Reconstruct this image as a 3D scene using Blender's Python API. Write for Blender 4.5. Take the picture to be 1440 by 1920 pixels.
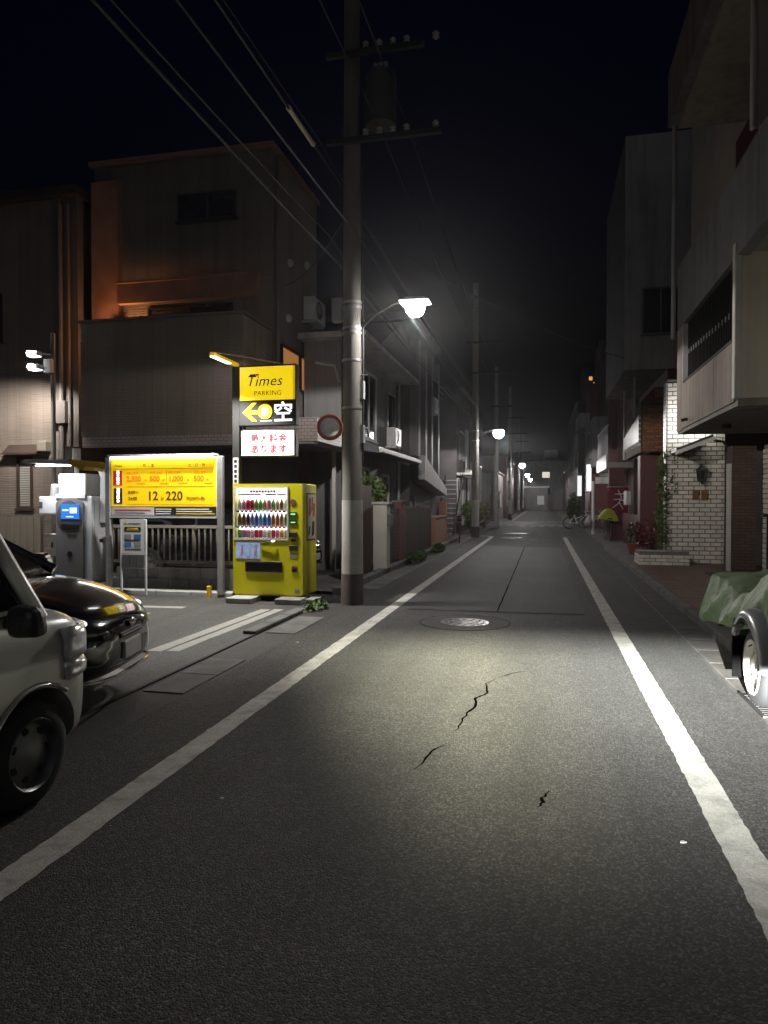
import bpy, bmesh, math, random
from mathutils import Vector, Matrix
random.seed(7)
R = math.radians
scn = bpy.context.scene
COL = scn.collection
for o in list(bpy.data.objects):
    bpy.data.objects.remove(o)

# ------------------------------------------------------------------ camera
cam = bpy.data.cameras.new("camera")
cam.sensor_fit = 'VERTICAL'
cam.sensor_height = 36.0
cam.lens = 24.96
cam.clip_start = 0.05
cam.clip_end = 2000
camo = bpy.data.objects.new("camera", cam)
COL.objects.link(camo)
camo.location = (0, 0, 1.55)
camo.rotation_euler = (R(90 - 0.95), 0, R(12.66))
scn.camera = camo

# ------------------------------------------------------------------ sky (late night)
world = bpy.data.worlds.new("World")
scn.world = world
world.use_nodes = True
wn, wl = world.node_tree.nodes, world.node_tree.links
sky = wn.new("ShaderNodeTexSky")
sky.sky_type = 'NISHITA'
sky.sun_disc = False
sky.sun_elevation = R(-4.0)
sky.sun_rotation = R(200)
sky.ozone_density = 4.0
bg = wn["Background"]
wl.new(sky.outputs[0], bg.inputs[0])
bg.inputs[1].default_value = 0.16

# soft weak sun added as fill, standing in for city glow
sun = bpy.data.lights.new("skyglow_fill", 'SUN')
sun.energy = 0.06
sun.angle = R(80)
sun.color = (0.85, 0.9, 1.0)
suno = bpy.data.objects.new("skyglow_fill", sun)
COL.objects.link(suno)
suno.rotation_euler = (R(35), 0, R(20))

scn.view_settings.view_transform = 'Standard'
scn.view_settings.look = 'None'
scn.view_settings.exposure = 0.0
scn.view_settings.gamma = 1.0
scn.view_settings.use_curve_mapping = False
scn.cycles.use_denoising = True
scn.cycles.max_bounces = 6
scn.cycles.diffuse_bounces = 3
scn.cycles.glossy_bounces = 3
scn.cycles.transmission_bounces = 4
scn.cycles.transparent_max_bounces = 12
scn.cycles.volume_bounces = 0
scn.cycles.caustics_reflective = False
scn.cycles.caustics_refractive = False
scn.cycles.sample_clamp_indirect = 3.0

def lamp(name, kind, loc, energy, color=(1, 1, 1), target=None, radius=0.05, spot=None, blend=0.5, size=None, parent=None, scale=None):
    d = bpy.data.lights.new(name, kind)
    d.energy = energy
    d.color = color
    if kind in ('POINT', 'SPOT'):
        d.shadow_soft_size = radius
    if kind == 'SPOT':
        d.spot_size = R(spot)
        d.spot_blend = blend
    if kind == 'AREA':
        d.shape = 'RECTANGLE'
        d.size, d.size_y = size
    o = bpy.data.objects.new(name, d)
    COL.objects.link(o)
    o.location = loc
    if target is not None:
        v = Vector(target) - Vector(loc)
        o.rotation_euler = v.to_track_quat('-Z', 'Y').to_euler()
    if scale:
        o.scale = scale
    if parent:
        o.parent = parent
    return o

# bicycle lamp beside the photographer: it makes the pool of light on the road
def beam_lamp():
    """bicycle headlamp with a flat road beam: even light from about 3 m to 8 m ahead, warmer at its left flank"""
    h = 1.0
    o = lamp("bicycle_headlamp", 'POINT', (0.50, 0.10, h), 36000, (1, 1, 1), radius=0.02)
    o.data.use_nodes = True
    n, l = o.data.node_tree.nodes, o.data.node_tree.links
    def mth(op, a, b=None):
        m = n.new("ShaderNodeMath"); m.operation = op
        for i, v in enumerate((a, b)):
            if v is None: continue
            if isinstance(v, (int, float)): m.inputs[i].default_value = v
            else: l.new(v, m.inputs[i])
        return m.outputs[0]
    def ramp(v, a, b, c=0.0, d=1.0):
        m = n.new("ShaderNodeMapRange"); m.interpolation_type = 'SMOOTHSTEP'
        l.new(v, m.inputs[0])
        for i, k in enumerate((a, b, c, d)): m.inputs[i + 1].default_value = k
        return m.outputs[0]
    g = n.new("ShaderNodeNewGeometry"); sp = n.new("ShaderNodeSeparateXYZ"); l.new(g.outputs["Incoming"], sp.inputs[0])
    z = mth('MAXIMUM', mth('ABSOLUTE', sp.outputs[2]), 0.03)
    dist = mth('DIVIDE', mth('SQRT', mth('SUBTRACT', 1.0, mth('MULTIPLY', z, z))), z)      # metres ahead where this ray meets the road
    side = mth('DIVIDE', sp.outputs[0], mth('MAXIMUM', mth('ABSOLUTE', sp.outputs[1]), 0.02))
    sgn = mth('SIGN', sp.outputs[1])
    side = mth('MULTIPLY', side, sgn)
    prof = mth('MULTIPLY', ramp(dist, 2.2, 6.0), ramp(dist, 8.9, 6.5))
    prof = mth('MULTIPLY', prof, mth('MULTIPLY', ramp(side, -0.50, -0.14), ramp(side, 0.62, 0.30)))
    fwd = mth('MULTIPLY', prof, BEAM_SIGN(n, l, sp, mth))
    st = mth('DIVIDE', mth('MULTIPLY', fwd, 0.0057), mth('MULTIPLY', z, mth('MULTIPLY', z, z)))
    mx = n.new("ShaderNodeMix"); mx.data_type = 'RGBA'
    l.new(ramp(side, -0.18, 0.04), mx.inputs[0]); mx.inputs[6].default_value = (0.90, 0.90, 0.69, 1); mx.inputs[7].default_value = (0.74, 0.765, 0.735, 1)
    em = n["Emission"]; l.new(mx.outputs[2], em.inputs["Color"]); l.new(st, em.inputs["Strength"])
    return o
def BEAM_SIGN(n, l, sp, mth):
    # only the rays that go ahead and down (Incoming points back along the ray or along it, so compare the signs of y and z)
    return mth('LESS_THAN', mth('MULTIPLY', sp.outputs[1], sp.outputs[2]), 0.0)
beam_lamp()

# ================================================================== helpers
def link(name, mesh, parent=None, loc=None, rot=None, scale=None):
    o = bpy.data.objects.new(name, mesh)
    COL.objects.link(o)
    if parent is not None:
        o.parent = parent
    if loc is not None:
        o.location = loc
    if rot is not None:
        o.rotation_euler = rot
    if scale is not None:
        o.scale = scale
    return o

def tag(o, label=None, cat=None, group=None, kind=None):
    if label: o["label"] = label
    if cat: o["category"] = cat
    if group: o["group"] = group
    if kind: o["kind"] = kind
    return o

def thing(name, label, cat, loc=(0, 0, 0), rz=0.0, group=None):
    o = bpy.data.objects.new(name, None)
    COL.objects.link(o)
    o.empty_display_size = 0.2
    o.location = loc
    o.rotation_euler = (0, 0, rz)
    return tag(o, label, cat, group)

class MB:
    """collects simple shapes; build() links them as one mesh. off is subtracted from every point."""
    def __init__(s, off=(0, 0, 0)):
        s.v, s.f, s.o = [], [], Vector(off)
    def add(s, vs, fs):
        n = len(s.v)
        s.v += [tuple(Vector(p) - s.o) for p in vs]
        s.f += [tuple(i + n for i in f) for f in fs]
        return s
    def box(s, x0, x1, y0, y1, z0, z1):
        vs = [(x, y, z) for z in (z0, z1) for y in (y0, y1) for x in (x0, x1)]
        return s.add(vs, [(0, 2, 3, 1), (4, 5, 7, 6), (0, 1, 5, 4), (2, 6, 7, 3), (0, 4, 6, 2), (1, 3, 7, 5)])
    def hexa(s, pts):   # 8 points: bottom ring 4, top ring 4
        return s.add(pts, [(3, 2, 1, 0), (4, 5, 6, 7), (0, 1, 5, 4), (1, 2, 6, 5), (2, 3, 7, 6), (3, 0, 4, 7)])
    def quad(s, a, b, c, d):
        return s.add([a, b, c, d], [(0, 1, 2, 3)])
    def prism(s, poly, axis, a0, a1):
        """poly: 2D points in the plane of the other two axes, extruded from a0 to a1 along axis"""
        def P(p, a):
            return {'x': (a, p[0], p[1]), 'y': (p[0], a, p[1]), 'z': (p[0], p[1], a)}[axis]
        n = len(poly)
        vs = [P(p, a0) for p in poly] + [P(p, a1) for p in poly]
        fs = [tuple(range(n))[::-1], tuple(range(n, 2 * n))] + [(i, (i + 1) % n, (i + 1) % n + n, i + n) for i in range(n)]
        return s.add(vs, fs)
    def cyl(s, p0, p1, r0, r1=None, n=12, cap=True):
        r1 = r0 if r1 is None else r1
        p0, p1 = Vector(p0), Vector(p1)
        d = (p1 - p0).normalized()
        a = d.orthogonal().normalized(); b = d.cross(a)
        vs = []
        for p, r in ((p0, r0), (p1, r1)):
            for i in range(n):
                t = 2 * math.pi * i / n
                vs.append(p + (a * math.cos(t) + b * math.sin(t)) * r)
        fs = [(i, (i + 1) % n, (i + 1) % n + n, i + n) for i in range(n)]
        if cap:
            fs += [tuple(range(n))[::-1], tuple(range(n, 2 * n))]
        return s.add(vs, fs)
    def tube(s, pts, r, n=6, closed=False):
        pts = [Vector(p) for p in pts]
        m = len(pts)
        vs, fs = [], []
        up = None
        for i, p in enumerate(pts):
            if closed:
                d = (pts[(i + 1) % m] - pts[i - 1]).normalized()
            else:
                d = (pts[min(i + 1, m - 1)] - pts[max(i - 1, 0)]).normalized()
            a = d.orthogonal().normalized() if up is None else (up - d * up.dot(d)).normalized()
            up = a
            b = d.cross(a)
            rr = r[i] if isinstance(r, (list, tuple)) else r
            for k in range(n):
                t = 2 * math.pi * k / n
                vs.append(p + (a * math.cos(t) + b * math.sin(t)) * rr)
        for i in range(m if closed else m - 1):
            j = (i + 1) % m
            for k in range(n):
                fs.append((i * n + k, i * n + (k + 1) % n, j * n + (k + 1) % n, j * n + k))
        if not closed:
            fs += [tuple(range(n))[::-1], tuple(range((m - 1) * n, m * n))]
        return s.add(vs, fs)
    def lathe(s, prof, c, axis='z', n=20, cap=True):
        """prof: (radius, height) pairs about an axis through c"""
        c = Vector(c); vs, fs = [], []
        for r, h in prof:
            for k in range(n):
                t = 2 * math.pi * k / n
                x, y = r * math.cos(t), r * math.sin(t)
                vs.append(c + Vector({'z': (x, y, h), 'x': (h, x, y), 'y': (x, h, y)}[axis]))
        for i in range(len(prof) - 1):
            for k in range(n):
                fs.append((i * n + k, i * n + (k + 1) % n, (i + 1) * n + (k + 1) % n, (i + 1) * n + k))
        if cap and prof[0][0] > 1e-4: fs.append(tuple(range(n))[::-1])
        if cap and prof[-1][0] > 1e-4: fs.append(tuple(range((len(prof) - 1) * n, len(prof) * n)))
        return s.add(vs, fs)
    def loft(s, rings, cap=True):
        n = len(rings[0]); vs = [p for r in rings for p in r]; fs = []
        for i in range(len(rings) - 1):
            for k in range(n):
                fs.append((i * n + k, i * n + (k + 1) % n, (i + 1) * n + (k + 1) % n, (i + 1) * n + k))
        if cap:
            fs += [tuple(range(n))[::-1], tuple(range((len(rings) - 1) * n, len(rings) * n))]
        return s.add(vs, fs)
    def mesh(s, name, material=None, smooth=None):
        me = bpy.data.meshes.new(name)
        me.from_pydata(s.v, [], s.f)
        bm = bmesh.new(); bm.from_mesh(me)
        bmesh.ops.remove_doubles(bm, verts=bm.verts, dist=1e-5)
        bmesh.ops.recalc_face_normals(bm, faces=bm.faces)
        bm.to_mesh(me); bm.free()
        if smooth:
            for p in me.polygons: p.use_smooth = True
            me.set_sharp_from_angle(angle=R(smooth))
        if material is not None: me.materials.append(M(material))
        return me
    def build(s, name, material, parent=None, smooth=None, bev=0, sub=0, loc=None, rot=None, kind=None):
        o = link(name, s.mesh(name, material, smooth), parent, loc, rot)
        if bev:
            m = o.modifiers.new("bevel", 'BEVEL'); m.width = bev; m.segments = 3; m.limit_method = 'ANGLE'
        if sub:
            m = o.modifiers.new("subsurf", 'SUBSURF'); m.levels = sub; m.render_levels = sub
            for p in o.data.polygons: p.use_smooth = True
        if kind: o["kind"] = kind
        return o

def bake(o):
    """apply the modifiers of o"""
    dg = bpy.context.evaluated_depsgraph_get()
    dg.update()
    me = bpy.data.meshes.new_from_object(o.evaluated_get(dg))
    o.modifiers.clear()
    o.data = me
    return o

def cut(o, cutters):
    for c in cutters:
        m = o.modifiers.new("cut", 'BOOLEAN'); m.operation = 'DIFFERENCE'; m.object = c; m.solver = 'EXACT'
    bpy.context.view_layer.update()
    bake(o)
    for c in cutters: bpy.data.objects.remove(c)
    return o

_txt = {}
def text(body, size, material, parent, loc, face='cam', name='lettering', align='LEFT', shear=0.0, extrude=0.002, xs=1.0, bold=0.0, space=1.0, rot=None):
    """flat lettering standing on a board. face 'cam': upright, read from -Y"""
    key = (body, size, shear, extrude, align, bold, material, space)
    if key not in _txt:
        c = bpy.data.curves.new("lettering", 'FONT')
        c.body = body; c.size = size; c.shear = shear; c.extrude = extrude; c.align_x = align; c.offset = bold
        c.space_character = space; c.resolution_u = 3
        t = bpy.data.objects.new("tmp", c); COL.objects.link(t)
        dg = bpy.context.evaluated_depsgraph_get(); dg.update()
        me = bpy.data.meshes.new_from_object(t.evaluated_get(dg))
        me.name = "lettering"
        bpy.data.objects.remove(t)
        me.materials.clear(); me.materials.append(M(material))
        _txt[key] = me
    r = rot if rot is not None else (R(90), 0, 0)
    return link(name, _txt[key], parent, loc, r, (xs, 1, 1))

# ------------------------------------------------------------------ materials
_mats = {}
MDEF = {}
def M(name):
    if not isinstance(name, str): return name
    if name not in _mats: _mats[name] = make_mat(name, **MDEF[name])
    return _mats[name]

def make_mat(name, col, rough=0.6, metal=0.0, var=0.12, vs=1.6, bump=0.0, bs=60.0, spec=0.5, coat=0.0, emit=None, es=0.0,
             rnd=0.0, dirt=0.0, ds=0.9, streak=0.0, wrinkle=0.0, dirtcol=(0.03, 0.028, 0.025), brick=None, trans=0.0, grain=0.0, gs=300.0):
    m = bpy.data.materials.new(name); m.use_nodes = True
    n, l = m.node_tree.nodes, m.node_tree.links
    p = n["Principled BSDF"]
    geo = n.new("ShaderNodeNewGeometry")
    pos = geo.outputs["Position"]
    no = n.new("ShaderNodeTexNoise"); no.inputs["Scale"].default_value = vs; no.inputs["Detail"].default_value = 6
    l.new(pos, no.inputs["Vector"])
    mr = n.new("ShaderNodeMapRange")
    mr.inputs[1].default_value = 0.3; mr.inputs[2].default_value = 0.7
    mr.inputs[3].default_value = 1 - var; mr.inputs[4].default_value = 1 + var
    l.new(no.outputs["Fac"], mr.inputs[0])
    val = mr.outputs[0]
    if rnd:
        oi = n.new("ShaderNodeObjectInfo"); m2 = n.new("ShaderNodeMapRange")
        m2.inputs[3].default_value = 1 - rnd; m2.inputs[4].default_value = 1 + rnd
        l.new(oi.outputs["Random"], m2.inputs[0])
        mm = n.new("ShaderNodeMath"); mm.operation = 'MULTIPLY'
        l.new(val, mm.inputs[0]); l.new(m2.outputs[0], mm.inputs[1]); val = mm.outputs[0]
    if grain:
        g = n.new("ShaderNodeTexNoise"); g.inputs["Scale"].default_value = gs; g.inputs["Detail"].default_value = 2
        l.new(pos, g.inputs["Vector"])
        m3 = n.new("ShaderNodeMapRange"); m3.inputs[1].default_value = 0.3; m3.inputs[2].default_value = 0.7
        m3.inputs[3].default_value = 1 - grain; m3.inputs[4].default_value = 1 + grain
        l.new(g.outputs["Fac"], m3.inputs[0])
        mm = n.new("ShaderNodeMath"); mm.operation = 'MULTIPLY'
        l.new(val, mm.inputs[0]); l.new(m3.outputs[0], mm.inputs[1]); val = mm.outputs[0]
    base = None
    if brick:   # (width, height, mortar, colour2, mortar colour, axis 'x' or 'y')
        bt = n.new("ShaderNodeTexBrick")
        mp = n.new("ShaderNodeSeparateXYZ"); cb = n.new("ShaderNodeCombineXYZ")
        l.new(pos, mp.inputs[0])
        l.new(mp.outputs[0 if brick[5] == 'x' else 1], cb.inputs[0]); l.new(mp.outputs[2], cb.inputs[1])
        l.new(cb.outputs[0], bt.inputs["Vector"])
        bt.inputs["Scale"].default_value = 1.0
        bt.inputs["Brick Width"].default_value = brick[0]; bt.inputs["Row Height"].default_value = brick[1]
        bt.inputs["Mortar Size"].default_value = brick[2]
        bt.inputs["Color1"].default_value = (*col, 1); bt.inputs["Color2"].default_value = (*brick[3], 1)
        bt.inputs["Mortar"].default_value = (*brick[4], 1)
        base = bt.outputs["Color"]
    vm = n.new("ShaderNodeVectorMath"); vm.operation = 'SCALE'
    if base is not None: l.new(base, vm.inputs[0])
    else: vm.inputs[0].default_value = col
    l.new(val, vm.inputs["Scale"])
    out = vm.outputs[0]
    if dirt:
        dn = n.new("ShaderNodeTexNoise"); dn.inputs["Scale"].default_value = ds; dn.inputs["Detail"].default_value = 9
        dn.inputs["Roughness"].default_value = 0.7
        l.new(pos, dn.inputs["Vector"])
        dr = n.new("ShaderNodeMapRange"); dr.inputs[1].default_value = 0.48; dr.inputs[2].default_value = 0.72
        dr.inputs[3].default_value = 0; dr.inputs[4].default_value = dirt
        l.new(dn.outputs["Fac"], dr.inputs[0])
        mx = n.new("ShaderNodeMix"); mx.data_type = 'RGBA'
        l.new(dr.outputs[0], mx.inputs[0]); l.new(out, mx.inputs[6]); mx.inputs[7].default_value = (*dirtcol, 1)
        out = mx.outputs[2]
    if streak:   # rain streaks running down the wall
        sm = n.new("ShaderNodeMapping"); sm.inputs["Scale"].default_value = (5.0, 5.0, 0.28); l.new(pos, sm.inputs["Vector"])
        sn = n.new("ShaderNodeTexNoise"); sn.inputs["Scale"].default_value = 1.0; sn.inputs["Detail"].default_value = 5; l.new(sm.outputs[0], sn.inputs["Vector"])
        sr = n.new("ShaderNodeMapRange"); sr.inputs[1].default_value = 0.46; sr.inputs[2].default_value = 0.70; sr.inputs[3].default_value = 1.0; sr.inputs[4].default_value = 1.0 - streak
        l.new(sn.outputs["Fac"], sr.inputs[0])
        sv = n.new("ShaderNodeVectorMath"); sv.operation = 'SCALE'; l.new(out, sv.inputs[0]); l.new(sr.outputs[0], sv.inputs["Scale"])
        out = sv.outputs[0]
    l.new(out, p.inputs["Base Color"])
    p.inputs["Roughness"].default_value = rough
    p.inputs["Metallic"].default_value = metal
    p.inputs["Specular IOR Level"].default_value = spec
    p.inputs["Coat Weight"].default_value = coat
    p.inputs["Coat Roughness"].default_value = 0.05
    p.inputs["Transmission Weight"].default_value = trans
    if emit:
        p.inputs["Emission Color"].default_value = (*emit, 1); p.inputs["Emission Strength"].default_value = es
    if bump or brick:
        bp = n.new("ShaderNodeBump"); bp.inputs["Strength"].default_value = bump if bump else 0.3
        bp.inputs["Distance"].default_value = 0.02
        if brick:
            l.new(bt.outputs["Fac"], bp.inputs["Height"]); bp.invert = True
        else:
            b2 = n.new("ShaderNodeTexNoise"); b2.inputs["Scale"].default_value = bs; b2.inputs["Detail"].default_value = 4
            l.new(pos, b2.inputs["Vector"]); l.new(b2.outputs["Fac"], bp.inputs["Height"])
        l.new(bp.outputs[0], p.inputs["Normal"])
        if wrinkle:
            w2 = n.new("ShaderNodeTexNoise"); w2.inputs["Scale"].default_value = 6.0; w2.inputs["Detail"].default_value = 5; w2.inputs["Distortion"].default_value = 1.2
            l.new(pos, w2.inputs["Vector"])
            b3 = n.new("ShaderNodeBump"); b3.inputs["Strength"].default_value = wrinkle; b3.inputs["Distance"].default_value = 0.06
            l.new(w2.outputs["Fac"], b3.inputs["Height"]); l.new(b3.outputs[0], bp.inputs["Normal"])
    return m

def D(name, col, **k): MDEF[name] = dict(col=col, **k)
D("concrete", (0.30, 0.29, 0.27), rough=0.85, var=0.2, vs=3, bump=0.25, bs=90, dirt=0.5, streak=0.3)
D("concrete_dark", (0.16, 0.155, 0.145), rough=0.9, var=0.25, vs=3, bump=0.3, bs=90, dirt=0.6)
D("concrete_light", (0.46, 0.45, 0.43), rough=0.85, var=0.15, vs=4, bump=0.2, bs=90, dirt=0.3)
D("pole", (0.20, 0.188, 0.165), rough=0.85, var=0.15, vs=2.2, bump=0.12, bs=120, dirt=0.4, dirtcol=(0.1, 0.09, 0.08))
D("pole_wrap", (0.36, 0.345, 0.31), rough=0.6, var=0.1, vs=5, bump=0.15, bs=160, dirt=0.25, dirtcol=(0.15, 0.13, 0.11))
D("pole_foot", (0.11, 0.085, 0.075), rough=0.8, var=0.25, vs=5, dirt=0.5)
D("galvanised", (0.50, 0.50, 0.50), rough=0.45, metal=0.7, var=0.12, vs=9)
D("steel_band", (0.6, 0.59, 0.57), rough=0.35, metal=0.8, var=0.1, vs=9)
D("black_rubber", (0.012, 0.012, 0.012), rough=0.8, var=0.15)
D("tyre", (0.018, 0.018, 0.019), rough=0.85, var=0.2, vs=8)
D("black_paint", (0.006, 0.006, 0.007), rough=0.12, var=0.05, coat=1.0)
D("black_plastic", (0.015, 0.015, 0.016), rough=0.5, var=0.1)
D("dark_metal", (0.03, 0.028, 0.027), rough=0.5, metal=0.3, var=0.2)
D("cable", (0.03, 0.03, 0.032), rough=0.6, var=0.1)
D("cable_cover", (0.62, 0.56, 0.42), rough=0.5, var=0.1)
D("van_paint", (0.50, 0.50, 0.44), rough=0.28, var=0.05, coat=0.7, bump=0.0)
D("car_glass", (0.012, 0.013, 0.014), rough=0.04, spec=0.7, var=0.02)
D("chrome", (0.75, 0.75, 0.76), rough=0.12, metal=1.0, var=0.02)
D("lens_clear", (0.86, 0.88, 0.86), rough=0.2, metal=0.25, spec=0.8, var=0.25, vs=26, coat=1.0)
D("lens_bulb", (0.8, 0.8, 0.82), rough=0.1, metal=0.6, var=0.1, vs=30)
D("bulb_glow", (0.8, 0.8, 0.85), rough=0.2, emit=(0.85, 0.88, 1.0), es=1.3)  # faint emission of the headlight bulbs
D("lens_amber", (0.55, 0.28, 0.08), rough=0.12, coat=1.0, var=0.1, vs=30)
D("wheel_grey", (0.20, 0.20, 0.20), rough=0.4, metal=0.5, var=0.2, vs=12)
D("plate_blank", (0.55, 0.55, 0.52), rough=0.5, var=0.05)
D("silver_paint", (0.40, 0.41, 0.43), rough=0.3, metal=0.3, var=0.06, coat=0.5)
D("white_rim", (0.72, 0.70, 0.62), rough=0.35, var=0.1, vs=10, dirt=0.3, dirtcol=(0.25, 0.2, 0.1))
D("tarp", (0.16, 0.245, 0.12), rough=0.6, var=0.22, vs=5, bump=0.15, bs=220, wrinkle=0.55, dirt=0.3, ds=3.0, dirtcol=(0.12, 0.13, 0.09))
D("yellow_machine", (0.72, 0.66, 0.008), rough=0.35, var=0.05, vs=2, coat=0.2)
D("white_paint", (0.72, 0.73, 0.74), rough=0.4, var=0.05, vs=3)
D("white_dull", (0.55, 0.55, 0.54), rough=0.55, var=0.1, vs=4, dirt=0.25, dirtcol=(0.3, 0.29, 0.27))
D("grey_panel", (0.22, 0.205, 0.20), rough=0.45, var=0.05)
D("grey_panel_dark", (0.10, 0.098, 0.10), rough=0.4, var=0.05)
D("yellow_flat", (0.80, 0.50, 0.01), rough=0.45, var=0.04)
D("siding", (0.25, 0.205, 0.175), rough=0.62, var=0.12, vs=1.2, rnd=0.06, streak=0.18)
D("siding_dark", (0.21, 0.18, 0.165), rough=0.62, var=0.12, vs=1.2, rnd=0.06, streak=0.18)
D("siding_trim", (0.15, 0.13, 0.12), rough=0.6, var=0.1)
D("brown_metal", (0.05, 0.035, 0.028), rough=0.5, var=0.2)
D("brown_fence", (0.075, 0.035, 0.026), rough=0.6, var=0.2, vs=4, bump=0.1, bs=50)
D("fence_beige", (0.20, 0.175, 0.14), rough=0.55, var=0.12)
D("plaster_grey", (0.19, 0.185, 0.18), rough=0.85, var=0.12, vs=1.5, bump=0.15, bs=140, dirt=0.2, streak=0.3)
D("plaster_light", (0.42, 0.41, 0.40), rough=0.85, var=0.1, vs=1.5, bump=0.15, bs=140, dirt=0.2, dirtcol=(0.15, 0.14, 0.13), streak=0.3)
D("plaster_beige", (0.40, 0.34, 0.29), rough=0.85, var=0.1, vs=2.0, bump=0.3, bs=110, dirt=0.2, dirtcol=(0.18, 0.14, 0.12), grain=0.15, gs=70, streak=0.3)
D("plaster_green", (0.68, 0.62, 0.52), rough=0.75, var=0.06, vs=1.0, streak=0.1)
D("plaster_cream", (0.50, 0.47, 0.41), rough=0.8, var=0.08, vs=3)
D("trim_white", (0.62, 0.59, 0.54), rough=0.6, var=0.06, vs=5)
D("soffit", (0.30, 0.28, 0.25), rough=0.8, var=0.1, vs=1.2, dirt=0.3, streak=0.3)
D("wall_dark", (0.085, 0.078, 0.075), rough=0.8, var=0.2, vs=1.5)
D("wall_darkred", (0.12, 0.035, 0.032), rough=0.6, var=0.15, vs=2.0)
D("wall_brownred", (0.10, 0.05, 0.042), rough=0.75, var=0.2, vs=2.0)
D("wall_orange", (0.42, 0.20, 0.12), rough=0.8, var=0.1, vs=3, bump=0.2, bs=100)
D("brick_white", (0.74, 0.68, 0.59), rough=0.6, var=0.08, vs=9, rnd=0.10, bump=0.25, bs=70)
D("mortar", (0.20, 0.175, 0.15), rough=0.9, var=0.2, vs=6)
D("brick_orange", (0.27, 0.115, 0.045), rough=0.7, var=0.2, vs=12, rnd=0.35, bump=0.3, bs=60)
D("mortar_dark", (0.10, 0.055, 0.035), rough=0.9, var=0.2)
D("tile_brown", (0.085, 0.052, 0.040), rough=0.4, var=0.15, rnd=0.0, brick=(0.23, 0.065, 0.006, (0.12, 0.08, 0.06), (0.03, 0.025, 0.022), 'x'), bump=0.3)
D("tile_porch_x", (0.30, 0.24, 0.235), rough=0.5, brick=(0.12, 0.06, 0.006, (0.33, 0.27, 0.26), (0.14, 0.12, 0.115), 'x'), bump=0.25)
D("tile_porch_y", (0.30, 0.24, 0.235), rough=0.5, brick=(0.12, 0.06, 0.006, (0.33, 0.27, 0.26), (0.14, 0.12, 0.115), 'y'), bump=0.25)
D("tile_white_y", (0.62, 0.60, 0.57), rough=0.4, brick=(0.24, 0.1, 0.009, (0.55, 0.53, 0.5), (0.16, 0.15, 0.14), 'y'), bump=0.5)
D("tile_white_small", (0.62, 0.61, 0.60), rough=0.35, brick=(0.11, 0.075, 0.009, (0.5, 0.49, 0.48), (0.15, 0.14, 0.14), 'y'), bump=0.5)
D("porch_tile", (0.14, 0.075, 0.058), rough=0.45, var=0.15, vs=5, rnd=0.15, bump=0.1, bs=60)
D("mat_dark", (0.035, 0.02, 0.018), rough=0.9, var=0.2)
D("wood", (0.20, 0.09, 0.025), rough=0.5, var=0.25, vs=14)
D("window_frame", (0.16, 0.155, 0.15), rough=0.45, metal=0.4, var=0.1)
D("window_frame_dark", (0.035, 0.032, 0.03), rough=0.45, metal=0.3, var=0.1)
D("pane", (0.022, 0.024, 0.027), rough=0.06, spec=0.8, var=0.1)
D("pane_frost", (0.42, 0.46, 0.43), rough=0.25, spec=0.6, var=0.06)
D("pane_warm", (0.4, 0.22, 0.09), rough=0.5, var=0.1, emit=(1.0, 0.42, 0.12), es=0.28)
D("pane_lit", (0.6, 0.6, 0.55), rough=0.5, var=0.1, emit=(1.0, 0.93, 0.78), es=0.75)
D("pane_amber", (0.5, 0.3, 0.1), rough=0.5, emit=(1.0, 0.5, 0.15), es=0.8)
D("lamp_white", (0.8, 0.8, 0.8), rough=0.4, emit=(1.0, 0.96, 0.93), es=95.0)
D("lamp_far", (0.8, 0.8, 0.8), rough=0.4, emit=(0.95, 0.97, 1.0), es=70.0)
D("tube_white", (0.8, 0.8, 0.8), rough=0.4, emit=(1.0, 0.98, 0.92), es=22.0)
D("tube_soft", (0.8, 0.8, 0.8), rough=0.4, emit=(0.92, 0.97, 1.0), es=9.0)
D("sign_yellow", (0.8, 0.6, 0.02), rough=0.35, var=0.03, emit=(1.0, 0.72, 0.004), es=0.85)
D("sign_yellow_soft", (0.8, 0.52, 0.01), rough=0.4, var=0.03, emit=(1.0, 0.60, 0.002), es=0.45)
D("sign_white", (0.8, 0.8, 0.8), rough=0.35, var=0.03, emit=(0.95, 0.97, 1.0), es=0.8)
D("led_white", (0.5, 0.5, 0.5), rough=0.4, emit=(0.92, 0.94, 1.0), es=1.6)
D("led_green", (0.05, 0.3, 0.15), rough=0.4, emit=(0.1, 1.0, 0.45), es=1.6)
D("display_back", (0.8, 0.82, 0.85), rough=0.5, var=0.02, emit=(0.92, 0.95, 1.0), es=1.5)
D("screen_blue", (0.02, 0.1, 0.4), rough=0.2, emit=(0.02, 0.22, 0.95), es=0.8)
D("screen_white", (0.6, 0.7, 0.8), rough=0.2, emit=(0.7, 0.85, 1.0), es=0.9)
D("ink_black", (0.012, 0.011, 0.01), rough=0.6, var=0.05)
D("ink_olive", (0.10, 0.075, 0.01), rough=0.6, var=0.05)
D("ink_red", (0.50, 0.02, 0.02), rough=0.5, var=0.05)
D("ink_red_lit", (0.5, 0.02, 0.03), rough=0.5, emit=(0.75, 0.02, 0.03), es=0.22)
D("ink_orange", (0.75, 0.16, 0.01), rough=0.5, emit=(1.0, 0.17, 0.01), es=0.35)
D("ink_white", (0.75, 0.75, 0.75), rough=0.5, var=0.05)
D("ink_grey", (0.25, 0.26, 0.28), rough=0.5, var=0.1)
D("ink_blue", (0.06, 0.15, 0.45), rough=0.5, var=0.1)
D("paper", (0.62, 0.62, 0.62), rough=0.6, var=0.05)
D("poster_blue", (0.25, 0.42, 0.75), rough=0.4, var=0.4, vs=12, emit=(0.45, 0.6, 0.95), es=0.22)
D("poster_cream", (0.62, 0.60, 0.45), rough=0.4, var=0.1, vs=8)
D("pink_print", (0.75, 0.35, 0.5), rough=0.4, var=0.2, vs=12)
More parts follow.
